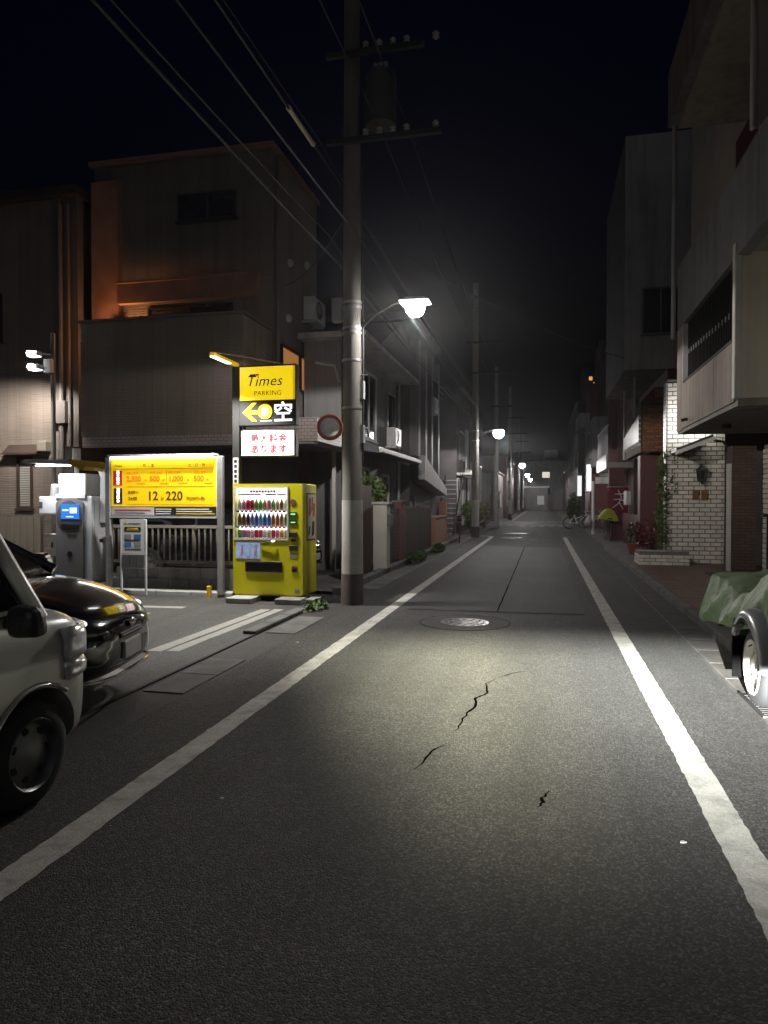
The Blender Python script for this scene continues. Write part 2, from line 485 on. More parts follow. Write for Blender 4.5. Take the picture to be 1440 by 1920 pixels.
D("banner_red", (0.20, 0.01, 0.025), rough=0.7, var=0.1, vs=4)
D("cloth_lime", (0.42, 0.48, 0.03), rough=0.7, var=0.15, vs=5)
D("lilac_bag", (0.35, 0.28, 0.33), rough=0.6, var=0.1)
D("leaf", (0.05, 0.085, 0.022), rough=0.55, var=0.5, vs=14)
D("leaf_bright", (0.09, 0.14, 0.03), rough=0.55, var=0.4, vs=14)
D("leaf_dry", (0.12, 0.11, 0.06), rough=0.7, var=0.4, vs=14)
D("bark", (0.09, 0.065, 0.045), rough=0.85, var=0.2)
D("flower_red", (0.16, 0.018, 0.025), rough=0.6, var=0.3, vs=20)
D("terracotta", (0.22, 0.055, 0.05), rough=0.7, var=0.15)
D("mirror_face", (0.80, 0.79, 0.76), rough=0.22, metal=0.55, var=0.25, vs=5)
D("mirror_rim", (0.38, 0.11, 0.07), rough=0.5, var=0.1)
D("porcelain", (0.55, 0.53, 0.5), rough=0.2, var=0.05)
D("transformer", (0.07, 0.07, 0.075), rough=0.5, var=0.1)
D("tower_dark", (0.03, 0.03, 0.034), rough=0.8, var=0.2)
D("copper_sheet", (0.30, 0.17, 0.11), rough=0.6, var=0.2, vs=3)
D("iron_cover", (0.17, 0.165, 0.16), rough=0.42, metal=0.8, var=0.25, vs=20)
D("crack", (0.003, 0.003, 0.003), rough=1.0, var=0.1, spec=0.0)

def asphalt(name, c0, c1, scale, strength, spec=0.5):
    m = bpy.data.materials.new(name); m.use_nodes = True
    n, l = m.node_tree.nodes, m.node_tree.links
    p = n["Principled BSDF"]
    geo = n.new("ShaderNodeNewGeometry"); pos = geo.outputs["Position"]
    vo = n.new("ShaderNodeTexVoronoi"); vo.inputs["Scale"].default_value = scale
    vo.inputs["Randomness"].default_value = 1.0
    l.new(pos, vo.inputs["Vector"])
    big = n.new("ShaderNodeTexNoise"); big.inputs["Scale"].default_value = 0.55; big.inputs["Detail"].default_value = 8; big.inputs["Roughness"].default_value = 0.65
    l.new(pos, big.inputs["Vector"])
    # stone tint per voronoi cell
    sep = n.new("ShaderNodeSeparateColor"); l.new(vo.outputs["Color"], sep.inputs[0])
    r1 = n.new("ShaderNodeMapRange"); r1.inputs[1].default_value = 0.0; r1.inputs[2].default_value = 1.0
    l.new(sep.outputs[0], r1.inputs[0])
    pw = n.new("ShaderNodeMath"); pw.operation = 'POWER'; pw.inputs[1].default_value = 3.0; l.new(r1.outputs[0], pw.inputs[0])
    mx = n.new("ShaderNodeMix"); mx.data_type = 'RGBA'
    l.new(pw.outputs[0], mx.inputs[0]); mx.inputs[6].default_value = (*c0, 1); mx.inputs[7].default_value = (*c1, 1)
    r2 = n.new("ShaderNodeMapRange"); r2.inputs[1].default_value = 0.3; r2.inputs[2].default_value = 0.7
    r2.inputs[3].default_value = 0.72; r2.inputs[4].default_value = 1.28
    l.new(big.outputs["Fac"], r2.inputs[0])
    mpp = n.new("ShaderNodeMapping"); mpp.inputs["Scale"].default_value = (1.6, 0.10, 1.0); l.new(pos, mpp.inputs["Vector"])
    trk = n.new("ShaderNodeTexNoise"); trk.inputs["Scale"].default_value = 1.0; trk.inputs["Detail"].default_value = 3; l.new(mpp.outputs[0], trk.inputs["Vector"])
    r3 = n.new("ShaderNodeMapRange"); r3.inputs[1].default_value = 0.35; r3.inputs[2].default_value = 0.65; r3.inputs[3].default_value = 0.78; r3.inputs[4].default_value = 1.2
    l.new(trk.outputs["Fac"], r3.inputs[0])
    st = n.new("ShaderNodeTexNoise"); st.inputs["Scale"].default_value = 2.3; st.inputs["Detail"].default_value = 7; st.inputs["Roughness"].default_value = 0.75; l.new(pos, st.inputs["Vector"])
    r4 = n.new("ShaderNodeMapRange"); r4.inputs[1].default_value = 0.58; r4.inputs[2].default_value = 0.72; r4.inputs[3].default_value = 1.0; r4.inputs[4].default_value = 0.55
    l.new(st.outputs["Fac"], r4.inputs[0])
    k1 = n.new("ShaderNodeMath"); k1.operation = 'MULTIPLY'; l.new(r2.outputs[0], k1.inputs[0]); l.new(r3.outputs[0], k1.inputs[1])
    k2 = n.new("ShaderNodeMath"); k2.operation = 'MULTIPLY'; l.new(k1.outputs[0], k2.inputs[0]); l.new(r4.outputs[0], k2.inputs[1])
    vm = n.new("ShaderNodeVectorMath"); vm.operation = 'SCALE'
    l.new(mx.outputs[2], vm.inputs[0]); l.new(k2.outputs[0], vm.inputs["Scale"])
    l.new(vm.outputs[0], p.inputs["Base Color"])
    p.inputs["Roughness"].default_value = 0.75
    p.inputs["Specular IOR Level"].default_value = spec
    inv = n.new("ShaderNodeMath"); inv.operation = 'SUBTRACT'; inv.inputs[0].default_value = 1.0
    l.new(vo.outputs["Distance"], inv.inputs[1])
    fine = n.new("ShaderNodeTexNoise"); fine.inputs["Scale"].default_value = scale * 2.2; fine.inputs["Detail"].default_value = 2
    l.new(pos, fine.inputs["Vector"])
    ad = n.new("ShaderNodeMath"); ad.operation = 'ADD'; l.new(inv.outputs[0], ad.inputs[0]); l.new(fine.outputs["Fac"], ad.inputs[1])
    b = n.new("ShaderNodeBump"); b.inputs["Strength"].default_value = strength; b.inputs["Distance"].default_value = 0.011
    l.new(ad.outputs[0], b.inputs["Height"]); l.new(b.outputs[0], p.inputs["Normal"])
    _mats[name] = m
asphalt("asphalt", (0.036, 0.033, 0.030), (0.15, 0.142, 0.13), 115.0, 1.0)
asphalt("asphalt_smooth", (0.030, 0.028, 0.026), (0.075, 0.07, 0.066), 120.0, 0.5)
asphalt("asphalt_lot", (0.055, 0.052, 0.048), (0.13, 0.125, 0.118), 90.0, 0.5)

def worn_paint():
    m = make_mat("road_paint", (0.52, 0.50, 0.455), rough=0.7, var=0.15, vs=5, bump=0.35, bs=150, dirt=0.75, ds=7.0, dirtcol=(0.13, 0.125, 0.115), grain=0.2, gs=120)
    _mats["road_paint"] = m
    m = make_mat("old_paint", (0.40, 0.385, 0.35), rough=0.7, var=0.2, vs=5, bump=0.35, bs=150, dirt=0.85, ds=5.0, dirtcol=(0.10, 0.095, 0.088), grain=0.25, gs=120)
    _mats["old_paint"] = m
worn_paint()

def clear_pane():
    m = bpy.data.materials.new("clear_pane"); m.use_nodes = True
    n, l = m.node_tree.nodes, m.node_tree.links
    n.remove(n["Principled BSDF"])
    t = n.new("ShaderNodeBsdfTransparent"); g = n.new("ShaderNodeBsdfGlossy"); g.inputs["Roughness"].default_value = 0.03
    mx = n.new("ShaderNodeMixShader"); mx.inputs[0].default_value = 0.05
    l.new(t.outputs[0], mx.inputs[1]); l.new(g.outputs[0], mx.inputs[2]); l.new(mx.outputs[0], n["Material Output"].inputs[0])
    _mats["clear_pane"] = m
clear_pane()

# ================================================================== the setting
def sheet(name, x0, x1, y0, y1, z, mat, kind='structure', parent=None, depth=0.0):
    b = MB()
    if depth: b.box(x0, x1, y0, y1, z - depth, z)
    else: b.quad((x0, y0, z), (x1, y0, z), (x1, y1, z), (x0, y1, z))
    o = b.build(name, mat, parent)
    if parent is None: o["kind"] = kind
    return o

sheet("ground", -400, 400, -120, 700, -0.03, "concrete_dark")
road = sheet("road", -3.22, 1.52, -30, 150, 0.0, "asphalt")
sheet("cross_street", -60, 60, 46.0, 51.5, 0.004, "asphalt_smooth")
lot = sheet("parking_lot", -16, -3.24, -8, 11.08, 0.012, "asphalt_lot")
sheet("pavement", 1.98, 14, -30, 45.5, 0.07, "concrete_dark", depth=0.1)

def stripe(name, pts, w, z, mat, parent=None, jag=0.005, step=0.35):
    """painted line with a slightly ragged edge along a polyline"""
    P = []
    for a, b in zip(pts[:-1], pts[1:]):
        a, b = Vector(a), Vector(b); n = max(1, int((b - a).length / step))
        for i in range(n): P.append(a + (b - a) * i / n)
    P.append(Vector(pts[-1]))
    vs, fs = [], []
    for i, p in enumerate(P):
        d = (P[min(i + 1, len(P) - 1)] - P[max(i - 1, 0)]).normalized()
        q = Vector((-d.y, d.x))
        for s in (1, -1):
            e = q * s * (w / 2 + random.uniform(-jag, jag))
            vs.append((p.x + e.x, p.y + e.y, z))
    for i in range(len(P) - 1): fs.append((2 * i, 2 * i + 1, 2 * i + 3, 2 * i + 2))
    o = MB().add(vs, fs).build(name, mat, parent)
    return o
stripe("edge_line", [(-2.12, -6), (-2.12, 30.4), (-2.35, 30.9), (-3.1, 31.1)], 0.165, 0.004, "road_paint", road, step=0.05)
stripe("edge_line", [(0.86, -6), (0.86, 30.4)], 0.165, 0.004, "road_paint", road, step=0.05)
stripe("edge_line", [(-2.3, 55), (-2.3, 110)], 0.15, 0.004, "old_paint", road)
stripe("stop_line", [(-2.2, 44.9), (1.5, 44.9)], 0.4, 0.004, "road_paint", road)
for i in range(5):
    stripe("crossing_bar", [(-1.35 + i * 0.55, 43.2), (-1.05 + i * 0.55, 43.2)], 0.5, 0.004, "road_paint", road)
stripe("cross_line", [(-3, 52.2), (9, 52.2)], 0.25, 0.009, "road_paint", road)

# cracks in the asphalt
def crack(pts, w):
    P = [Vector(p) for p in pts]; Q = []
    for a, b in zip(P[:-1], P[1:]):
        for i in range(5): Q.append(a + (b - a) * i / 5 + Vector((random.uniform(-.012, .012), random.uniform(-.02, .02))))
    Q.append(P[-1])
    vs, fs = [], []
    for i, p in enumerate(Q):
        t = i / (len(Q) - 1); ww = w * (0.25 + math.sin(math.pi * min(1, t * 1.1)) * random.uniform(0.6, 1.2)) / 2
        vs += [(p.x - ww, p.y, 0.003), (p.x + ww, p.y, 0.003)]
    for i in range(len(Q) - 1): fs.append((2 * i, 2 * i + 1, 2 * i + 3, 2 * i + 2))
    MB().add(vs, fs).build("crack", "crack", road)
crack([(-0.57, 4.72), (-0.55, 5.0), (-0.50, 5.35), (-0.52, 5.55), (-0.43, 5.75), (-0.47, 6.0), (-0.40, 6.2)], 0.019)
crack([(-0.72, 4.0), (-0.66, 4.3), (-0.60, 4.5)], 0.012)
crack([(-0.02, 3.62), (0.0, 3.72), (0.03, 3.86)], 0.015)
crack([(-0.40, 6.2), (-0.2, 6.5), (0.05, 6.6)], 0.010)
# patched trench beside the left line
sheet("asphalt_patch", -3.2, -2.78, -2, 5.1, 0.003, "asphalt_smooth", parent=road)
sheet("asphalt_patch", -1.9, 0.55, 9.9, 24, 0.003, "asphalt_smooth", parent=road)

# manhole covers
def manhole(x, y, r, label):
    t = thing("manhole_cover", label, "manhole", (x, y, 0), group="manhole covers along the lane")
    MB().lathe([(r * 1.12, 0.004), (r * 1.12, 0.008), (r, 0.008), (r, 0.004)], (0, 0, 0), n=40).build("frame", "iron_cover", t, smooth=30)
    MB().lathe([(r * 0.985, 0.002), (r * 0.985, 0.007), (0.0, 0.007)], (0, 0, 0), n=40).build("lid", "iron_cover", t, smooth=30)
    for k in range(3):
        rr = r * (0.3 + 0.25 * k)
        for j in range(6 + 4 * k):
            a = 2 * math.pi * j / (6 + 4 * k) + k
            b = MB()
            da = 1.9 / (6 + 4 * k)
            pts = [(rr * math.cos(a), rr * math.sin(a)), ((rr + .05) * math.cos(a), (rr + .05) * math.sin(a)),
                   ((rr + .05) * math.cos(a + da), (rr + .05) * math.sin(a + da)), (rr * math.cos(a + da), rr * math.sin(a + da))]
            b.prism(pts, 'z', 0.0072, 0.012)
            b.build("stud", "iron_cover", t)
    return t
manhole(-0.97, 8.98, 0.27, "round iron manhole cover in the lane beside the lit patch")
ring = MB().lathe([(0.56, 0.001), (0.56, 0.0035), (0.35, 0.0035)], (-0.97, 8.98, 0), n=48).build("asphalt_collar", "asphalt_smooth", road)
MB().lathe([(0.567, 0.002), (0.567, 0.0045), (0.56, 0.0045), (0.56, 0.002)], (-0.97, 8.98, 0), n=48).build("joint_ring", "crack", road)
manhole(-1.25, 29.6, 0.4, "shiny manhole cover glinting far down the lane, nearer of two")
manhole(-1.30, 33.6, 0.5, "shiny manhole cover glinting far down the lane, farther of two")

# gutters: individual concrete pieces
def gutter(name, x0, x1, ys, z0, z1, mat, gap=0.012, parent=None):
    for a, b in zip(ys[:-1], ys[1:]):
        o = MB((0, 0, 0)).box(x0, x1, a + gap / 2, b - gap / 2, z0, z1 + random.uniform(-.001, .001)).build(name, mat, parent, bev=0.01)
D("gutter_dark", (0.075, 0.068, 0.06), rough=0.85, var=0.3, vs=4, bump=0.3, bs=90, dirt=0.6)
gut = sheet("gutter", 1.515, 1.99, -30, 45.5, 0.001, "gutter_dark")
gutter("gutter_slab", 1.54, 1.86, [0.6 * i for i in range(0, 60)], -0.02, 0.014, "gutter_dark", parent=gut)
gutter("kerb_stone", 1.87, 1.985, [0.6 * i for i in range(0, 40)], -0.02, 0.10, "concrete_dark", parent=gut)
gl = sheet("gutter_left", -3.24, -2.76, 5.0, 46, 0.001, "asphalt_smooth")
for a, b in ((5.15, 5.75), (5.76, 6.38), (7.75, 8.33), (8.34, 8.92)):
    MB().box(-3.16, -2.80, a, b, -0.02, 0.012).build("gutter_slab", "concrete_dark", gl, bev=0.008)
gutter("gutter_slab", -3.2, -2.8, [12 + 0.6 * i for i in range(0, 50)], -0.02, 0.012, "concrete_dark", parent=gl)
# low kerb at the lot entrance
for a, b in ((7.6, 8.19), (8.2, 8.79), (8.8, 9.4)):
    MB().box(-3.38, -3.22, a, b, 0, 0.05).build("kerb_stone", "concrete_dark", gl, bev=0.015)
gutter("kerb_stone", -3.40, -3.22, [11.2 + 0.6 * i for i in range(0, 30)], -0.02, 0.11, "concrete_dark", parent=gl)
MB().box(-3.245, -3.212, -4, 7.6, 0.001, 0.016).build("drain_slot", "black_rubber", gl)
# drain grate by the trailer wheel
gr = thing("drain_grate", "steel drain grating in the gutter beside the trailer wheel", "grate", (1.68, 5.75, 0.0))
for i in range(12):
    MB().box(-0.15, 0.15, -0.30 + i * 0.05, -0.28 + i * 0.05, 0.016, 0.03).build("bar", "dark_metal", gr)
MB().box(-0.17, -0.15, -0.32, 0.32, 0.015, 0.034).build("frame", "dark_metal", gr)
MB().box(0.15, 0.17, -0.32, 0.32, 0.015, 0.034).build("frame", "dark_metal", gr)

# parking lot: kerb, painted marks
lk = MB().box(-7.45, -4.83, 10.45, 10.72, 0.0, 0.075).build("lot_kerb", "concrete_light", lot, bev=0.012)
for x in range(1, 4):
    MB().box(-7.4 + 0.62 * x, -7.386 + 0.62 * x, 10.448, 10.452, 0.0, 0.078).build("joint", "concrete_dark", lot)
stripe("lot_line", [(-3.86, 6.5), (-3.80, 9.35)], 0.15, 0.017, "old_paint", lot)
stripe("lot_line", [(-3.68, 6.55), (-3.62, 9.4)], 0.14, 0.017, "old_paint", lot)
for (x0, x1, y, w) in ((-6.6, -5.0, 9.15, 0.16), (-6.6, -5.75, 8.75, 0.14), (-5.75, -5.2, 8.55, 0.13), (-6.1, -5.35, 8.3, 0.13), (-6.6, -5.3, 7.9, 0.13)):
    stripe("lot_letter", [(x0, y), (x1, y + 0.1)], w, 0.017, "old_paint", lot)
stripe("lot_line", [(-3.75, 4.4), (-3.75, 5.75)], 0.2, 0.017, "old_paint", lot)

# ------------------------------------------------------------------ wall tools
def fb(b, face, pl, a0, a1, d0, d1, z0, z1):
    """box on a wall plane: a along the wall, d out of the wall"""
    if face == 'y-': return b.box(a0, a1, pl - d1, pl - d0, z0, z1)
    if face == 'x+': return b.box(pl + d0, pl + d1, a0, a1, z0, z1)
    return b.box(pl - d1, pl - d0, a0, a1, z0, z1)

def window(root, face, pl, a0, a1, z0, z1, fm="window_frame", pm="pane", mull=1, t=0.045, rail=0, sill=True):
    off = root.location
    b = MB(off)
    fb(b, face, pl, a0 - t, a0, 0, 0.06, z0 - t, z1 + t); fb(b, face, pl, a1, a1 + t, 0, 0.06, z0 - t, z1 + t)
    fb(b, face, pl, a0, a1, 0, 0.058, z1, z1 + t); fb(b, face, pl, a0, a1, 0, 0.058, z0 - t, z0)
    for i in range(1, mull + 1):
        a = a0 + (a1 - a0) * i / (mull + 1)
        fb(b, face, pl, a - t * 0.4, a + t * 0.4, 0, 0.045, z0, z1)
    for i in range(1, rail + 1):
        z = z0 + (z1 - z0) * i / (rail + 1)
        fb(b, face, pl, a0, a1, 0, 0.043, z - t * 0.4, z + t * 0.4)
    w = b.build("window", fm, root)
    n = mull + 1
    for i in range(n):
        b = MB(off); A = a0 + (a1 - a0) * i / n; B = a0 + (a1 - a0) * (i + 1) / n
        fb(b, face, pl, A + 0.001, B - 0.001, 0.004, 0.018, z0, z1)
        b.build("pane", pm, w)
    if sill:
        b = MB(off); fb(b, face, pl, a0 - 0.08, a1 + 0.08, 0, 0.10, z0 - t - 0.04, z0 - t - 0.001); b.build("sill", fm, w)
    return w

_sid = {}
def siding(root, face, pl, a0, a1, z0, z1, mat="siding", w=0.30, pitch=0.05):
    off = Vector(root.location)
    n = max(1, round((a1 - a0) / w)); w = (a1 - a0) / n
    key = (round(w, 4), round(z1 - z0, 3), mat, pitch)
    if key not in _sid:
        vs, fs = [], []
        h = z1 - z0; k = int(h / pitch)
        prof = [(0, 0.0)]
        for i in range(k):
            z = i * pitch
            prof += [(z + 0.006, -0.018), (z + pitch * 0.80, -0.024), (z + pitch * 0.93, -0.004)]
        prof += [(h, -0.004)]
        for z, y in prof: vs += [(0.003, y, z), (w - 0.003, y, z)]
        for i in range(len(prof) - 1): fs.append((2 * i, 2 * i + 1, 2 * i + 3, 2 * i + 2))
        me = bpy.data.meshes.new("siding_panel"); me.from_pydata(vs, [], fs); me.materials.append(M(mat)); _sid[key] = me
    for i in range(n):
        a = a0 + i * w
        if face == 'y-': loc, rz = (a, pl, z0), 0
        elif face == 'x+': loc, rz = (pl, a, z0), R(90)
        else: loc, rz = (pl, a + w, z0), R(-90)
        link("siding_panel", _sid[key], root, Vector(loc) - off, (0, 0, rz))

def wbox(root, name, mat, *a, **k):
    return MB(root.location).box(*a).build(name, mat, root, **k)

def pipe(root, pts, r, name="downpipe", mat="siding_trim"):
    return MB(root.location).tube(pts, r, 8).build(name, mat, root, smooth=40)

_brk = {}
def bricks(root, face, pl, a0, a1, z0, z1, bw, bh, joint, mat, depth=0.02):
    """running-bond bricks, each its own piece"""
    off = Vector(root.location)
    rows = int((z1 - z0) / bh)
    cnt = 0
    for r in range(rows):
        a = a0 - (bw / 2 if r % 2 else 0)
        while a < a1 - 0.02:
            s, e = max(a, a0), min(a + bw, a1)
            if e - s > 0.04:
                wdt = round(e - s - joint, 3)
                key = (wdt, bh, joint, mat, depth)
                if key not in _brk:
                    b = MB(); hw, hh = wdt / 2, (bh - joint) / 2; c = 0.006
                    b.add([(-hw, 0, -hh), (hw, 0, -hh), (hw, 0, hh), (-hw, 0, hh),
                           (-hw + c, -depth, -hh + c), (hw - c, -depth, -hh + c), (hw - c, -depth, hh - c), (-hw + c, -depth, hh - c)],
                          [(4, 5, 6, 7), (0, 1, 5, 4), (1, 2, 6, 5), (2, 3, 7, 6), (3, 0, 4, 7)])
                    _brk[key] = b.mesh("brick", mat)
                m = (s + e) / 2; z = z0 + (r + 0.5) * bh; j = random.uniform(-0.004, 0.004)
                if face == 'y-': loc, rz = (m, pl + j, z), 0
                elif face == 'x+': loc, rz = (pl - j, m, z), R(90)
                else: loc, rz = (pl + j, m, z), R(-90)
                link("brick", _brk[key], root, Vector(loc) - off, (random.uniform(-.012, .012), random.uniform(-.01, .01), rz))
                cnt += 1
            a += bw
    return cnt

def leaves(b, c, r, n, size, squash=(1, 1, 1)):
    for _ in range(n):
        while True:
            p = Vector((random.uniform(-1, 1), random.uniform(-1, 1), random.uniform(-1, 1)))
            if p.length < 1: break
        p = Vector((c[0] + p.x * r * squash[0], c[1] + p.y * r * squash[1], c[2] + p.z * r * squash[2]))
        u = Vector((random.gauss(0, 1), random.gauss(0, 1), random.gauss(0, 1))).normalized()
        v = u.orthogonal().normalized(); s = size * random.uniform(0.6, 1.3)
        b.add([p - u * s, p + v * s * 0.45, p + u * s, p - v * s * 0.45], [(0, 1, 2, 3)])
    return b

# ================================================================== left side
# ---- house with ribbed siding at the far left of the lot
hA = thing("siding_house", "beige ribbed-siding house behind the payment machine with a slit window", "house", (-14, 13.2, 0))
wbox(hA, "wall", "siding_trim", -22, -9.55, 13.2, 24, 0, 7.9)
siding(hA, 'y-', 13.2, -15.4, -10.1, 0.3, 7.9, "siding")
wbox(hA, "roof", "brown_metal", -22.2, -9.45, 13.0, 24.2, 7.9, 8.08)
wbox(hA, "corner_trim", "siding_trim", -10.1, -9.96, 13.14, 13.24, 0, 7.9)
window(hA, 'y-', 13.2, -10.98, -10.70, 1.42, 2.42, "brown_metal", "pane_frost", mull=0, t=0.05)
aw = MB(hA.location).hexa([(-11.25, 12.98, 2.52), (-10.42, 12.98, 2.52), (-10.42, 13.18, 2.62), (-11.25, 13.18, 2.62),
                           (-11.25, 12.98, 2.56), (-10.42, 12.98, 2.56), (-10.42, 13.18, 2.74), (-11.25, 13.18, 2.74)]).build("awning", "brown_metal", hA)
window(hA, 'y-', 13.2, -12.4, -11.42, 5.0, 5.95, "window_frame_dark", "pane", mull=0)
wbox(hA, "vent_hood", "fence_beige", -10.42, -10.2, 13.0, 13.2, 2.58, 2.8, bev=0.02)
pipe(hA, [(-9.86, 13.05, 0.1), (-9.86, 13.05, 7.7)], 0.05)
pipe(hA, [(-9.70, 13.1, 0.1), (-9.70, 13.1, 7.7)], 0.035)
wbox(hA, "meter_box", "siding_trim", -10.02, -9.70, 12.95, 13.13, 3.15, 3.62, bev=0.01)
fence_low = thing("mesh_fence", "low woven grey-beige mesh fence below the slit window", "fence", (-11, 12.2, 0))
for i in range(17):
    b = MB(fence_low.location); x = -12.4 + i * 0.16
    b.box(x, x + 0.13, 12.2, 12.23, 0.2, 1.22); b.build("slat", "fence_beige", fence_low)
wbox(fence_low, "rail", "siding_trim", -12.5, -9.7, 12.235, 12.27, 1.16, 1.26)
wbox(fence_low, "rail", "siding_trim", -12.5, -9.7, 12.235, 12.27, 0.28, 0.34)
for x in (-12.3, -11.0, -9.8): wbox(fence_low, "post", "siding_trim", x, x + 0.06, 12.272, 12.33, 0, 1.24)

# floodlights on a pole before the house
fl = thing("floodlight_post", "grey steel post with two white floodlights beside the siding house", "floodlight", (-9.2, 11.95, 0))
MB().cyl((0, 0, 0), (0, 0, 4.75), 0.045, n=10).build("post", "siding_trim", fl, smooth=40)
b = MB(); b.box(-0.10, 0.06, -0.14, -0.05, 3.98, 4.24); b.build("control_box", "white_paint", fl, bev=0.01)
for (x, y, z) in ((-0.26, -0.18, 4.34), (-0.22, -0.20, 4.08)):
    h = MB().hexa([(x - .13, y - .08, z - .02), (x + .11, y - .08, z - .05), (x + .11, y + .08, z - .05), (x - .13, y + .08, z - .02),
                   (x - .12, y - .06, z + .05), (x + .1, y - .06, z + .04), (x + .1, y + .06, z + .04), (x - .12, y + .06, z + .05)]).build("lamp_head", "white_paint", fl)
    MB().box(x - .1, x + .09, y - .075, y + .06, z - .062, z - .05).build("lens", "tube_soft", h)
    MB().cyl((x + .1, y, z), (-0.02, -0.03, z), 0.016, n=6).build("bracket", "white_paint", fl)
# the upper lamp burns
b = MB().lathe([(0.0, -0.05), (0.04, -0.03), (0.05, 0.0), (0.04, 0.03), (0.0, 0.05)], (-0.30, -0.27, 4.33), n=12).build("bulb", "lamp_white", fl, smooth=60)
lamp("floodlight_beam", 'SPOT', (-9.51, 11.62, 4.22), 900, (1.0, 0.95, 0.87), (-11.2, 12.9, 0.6), 0.05, 120, 0.6)

# ---- three-storey house with the siding balcony over a carport
hB = thing("balcony_house", "three-storey siding house with big overhanging balcony above a carport", "house", (-7, 14, 0))
wbox(hB, "wall", "wall_dark", -9.3, -5.34, 13.46, 16.3, 3.0, 8.6)
siding(hB, 'y-', 13.46, -9.3, -5.3, 4.9, 8.6, "siding_dark")
siding(hB, 'x+', -5.34, 13.46, 16.3, 3.0, 8.6, "siding_dark", w=0.45)
wbox(hB, "parapet_cap", "copper_sheet", -9.4, -5.24, 13.36, 16.34, 8.6, 8.68)
# balcony box
wbox(hB, "balcony_floor", "wall_dark", -8.62, -5.34, 12.06, 13.44, 2.76, 2.9)
wbox(hB, "balcony_wall", "siding_trim", -8.62, -5.34, 12.04, 12.12, 2.9, 4.93)
siding(hB, 'y-', 12.04, -8.65, -5.3, 2.76, 4.93, "siding")
siding(hB, 'x+', -5.34, 12.04, 13.44, 2.76, 4.93, "siding")
wbox(hB, "balcony_coping", "siding_trim", -8.7, -5.27, 11.99, 12.16, 4.93, 4.98)
wbox(hB, "balcony_coping", "siding_trim", -5.42, -5.27, 12.162, 13.44, 4.93, 4.98)
# beam over the balcony and the hanging shade cloth
wbox(hB, "balcony_beam", "copper_sheet", -8.5, -5.45, 13.0, 13.12, 5.55, 5.95)
wbox(hB, "balcony_beam_cap", "copper_sheet", -8.5, -5.42, 12.96, 13.16, 5.952, 6.0)
cl = MB(hB.location)
N = 14; vs, fs = [], []
for i in range(N + 1):
    x = -7.6 + 1.9 * i / N
    for j in range(5):
        t = j / 4
        vs.append((x, 12.35 + 0.6 * t, 5.10 - 0.06 * math.sin(i * 1.1) - 0.09 * math.sin(math.pi * i / N) + 0.10 * t))
for i in range(N):
    for j in range(4): fs.append((i * 5 + j, (i + 1) * 5 + j, (i + 1) * 5 + j + 1, i * 5 + j + 1))
cl.add(vs, fs)
o = cl.build("shade_cloth", "copper_sheet", hB, smooth=60); md = o.modifiers.new("thick", 'SOLIDIFY'); md.thickness = 0.012
window(hB, 'y-', 13.44, -7.3, -6.1, 7.3, 7.75, "window_frame_dark", "pane", mull=1)
window(hB, 'y-', 13.44, -8.0, -6.2, 5.0, 5.5, "window_frame_dark", "pane", mull=1, sill=False)
window(hB, 'x+', -5.33, 13.95, 15.0, 4.02, 4.74, "window_frame_dark", "pane_warm", mull=0, sill=False)
window(hB, 'x+', -5.33, 15.1, 15.9, 4.02, 4.74, "window_frame_dark", "pane_warm", mull=0, sill=False)
# warm-lit pillar wall at the balcony's inner end
wbox(hB, "end_wall", "copper_sheet", -9.28, -8.66, 13.28, 13.44, 3.0, 8.2)
wl_ = MB(hB.location).box(-8.62, -8.50, 13.1, 13.2, 5.0, 5.22).build("balcony_lamp", "brown_metal", hB)
MB(hB.location).box(-8.60, -8.52, 13.08, 13.098, 5.03, 5.19).build("bulb", "pane_amber", wl_)
lamp("balcony_lamp_glow", 'POINT', (-8.45, 12.95, 5.02), 34, (1.0, 0.42, 0.15), radius=0.05)
# carport slab reaching to the street, tiled fascia
wbox(hB, "carport_slab", "tile_porch_x", -8.62, -3.95, 12.02, 12.2, 2.56, 2.755)
wbox(hB, "carport_fascia", "tile_porch_x", -5.25, -3.9, 12.0, 12.4, 2.60, 3.02)
wbox(hB, "carport_fascia", "tile_porch_y", -4.3, -3.9, 12.402, 14.8, 2.60, 3.02)
wbox(hB, "carport_soffit", "siding_trim", -8.6, -4.302, 12.42, 14.9, 2.62, 2.70)
wbox(hB, "carport_deck", "wall_dark", -5.3, -4.302, 12.42, 14.8, 2.72, 2.95)
# carport back and side walls, columns
wbox(hB, "carport_wall", "siding_dark", -9.3, -5.3, 15.0, 15.2, 0, 2.61)
siding(hB, 'y-', 14.98, -9.2, -5.3, 0.1, 2.6, "siding_dark", w=0.42)
wbox(hB, "carport_wall", "wall_dark", -9.3, -9.1, 12.4, 14.9, 0, 2.61)
wbox(hB, "column", "trim_white", -4.42, -4.35, 14.6, 14.67, 0, 2.6)
wbox(hB, "column", "wall_brownred", -5.2, -4.95, 14.6, 14.85, 0, 2.6)
pipe(hB, [(-8.55, 11.75, 0.05), (-8.55, 11.75, 2.45)], 0.045, mat="plaster_cream")
MB(hB.location).cyl((-8.55, 11.75, 2.3), (-8.55, 11.75, 2.52), 0.075, n=12).build("pipe_cap", "plaster_cream", hB, smooth=40)
sheet("carport_floor", -9.1, -3.42, 11.35, 15.0, 0.03, "concrete_dark")

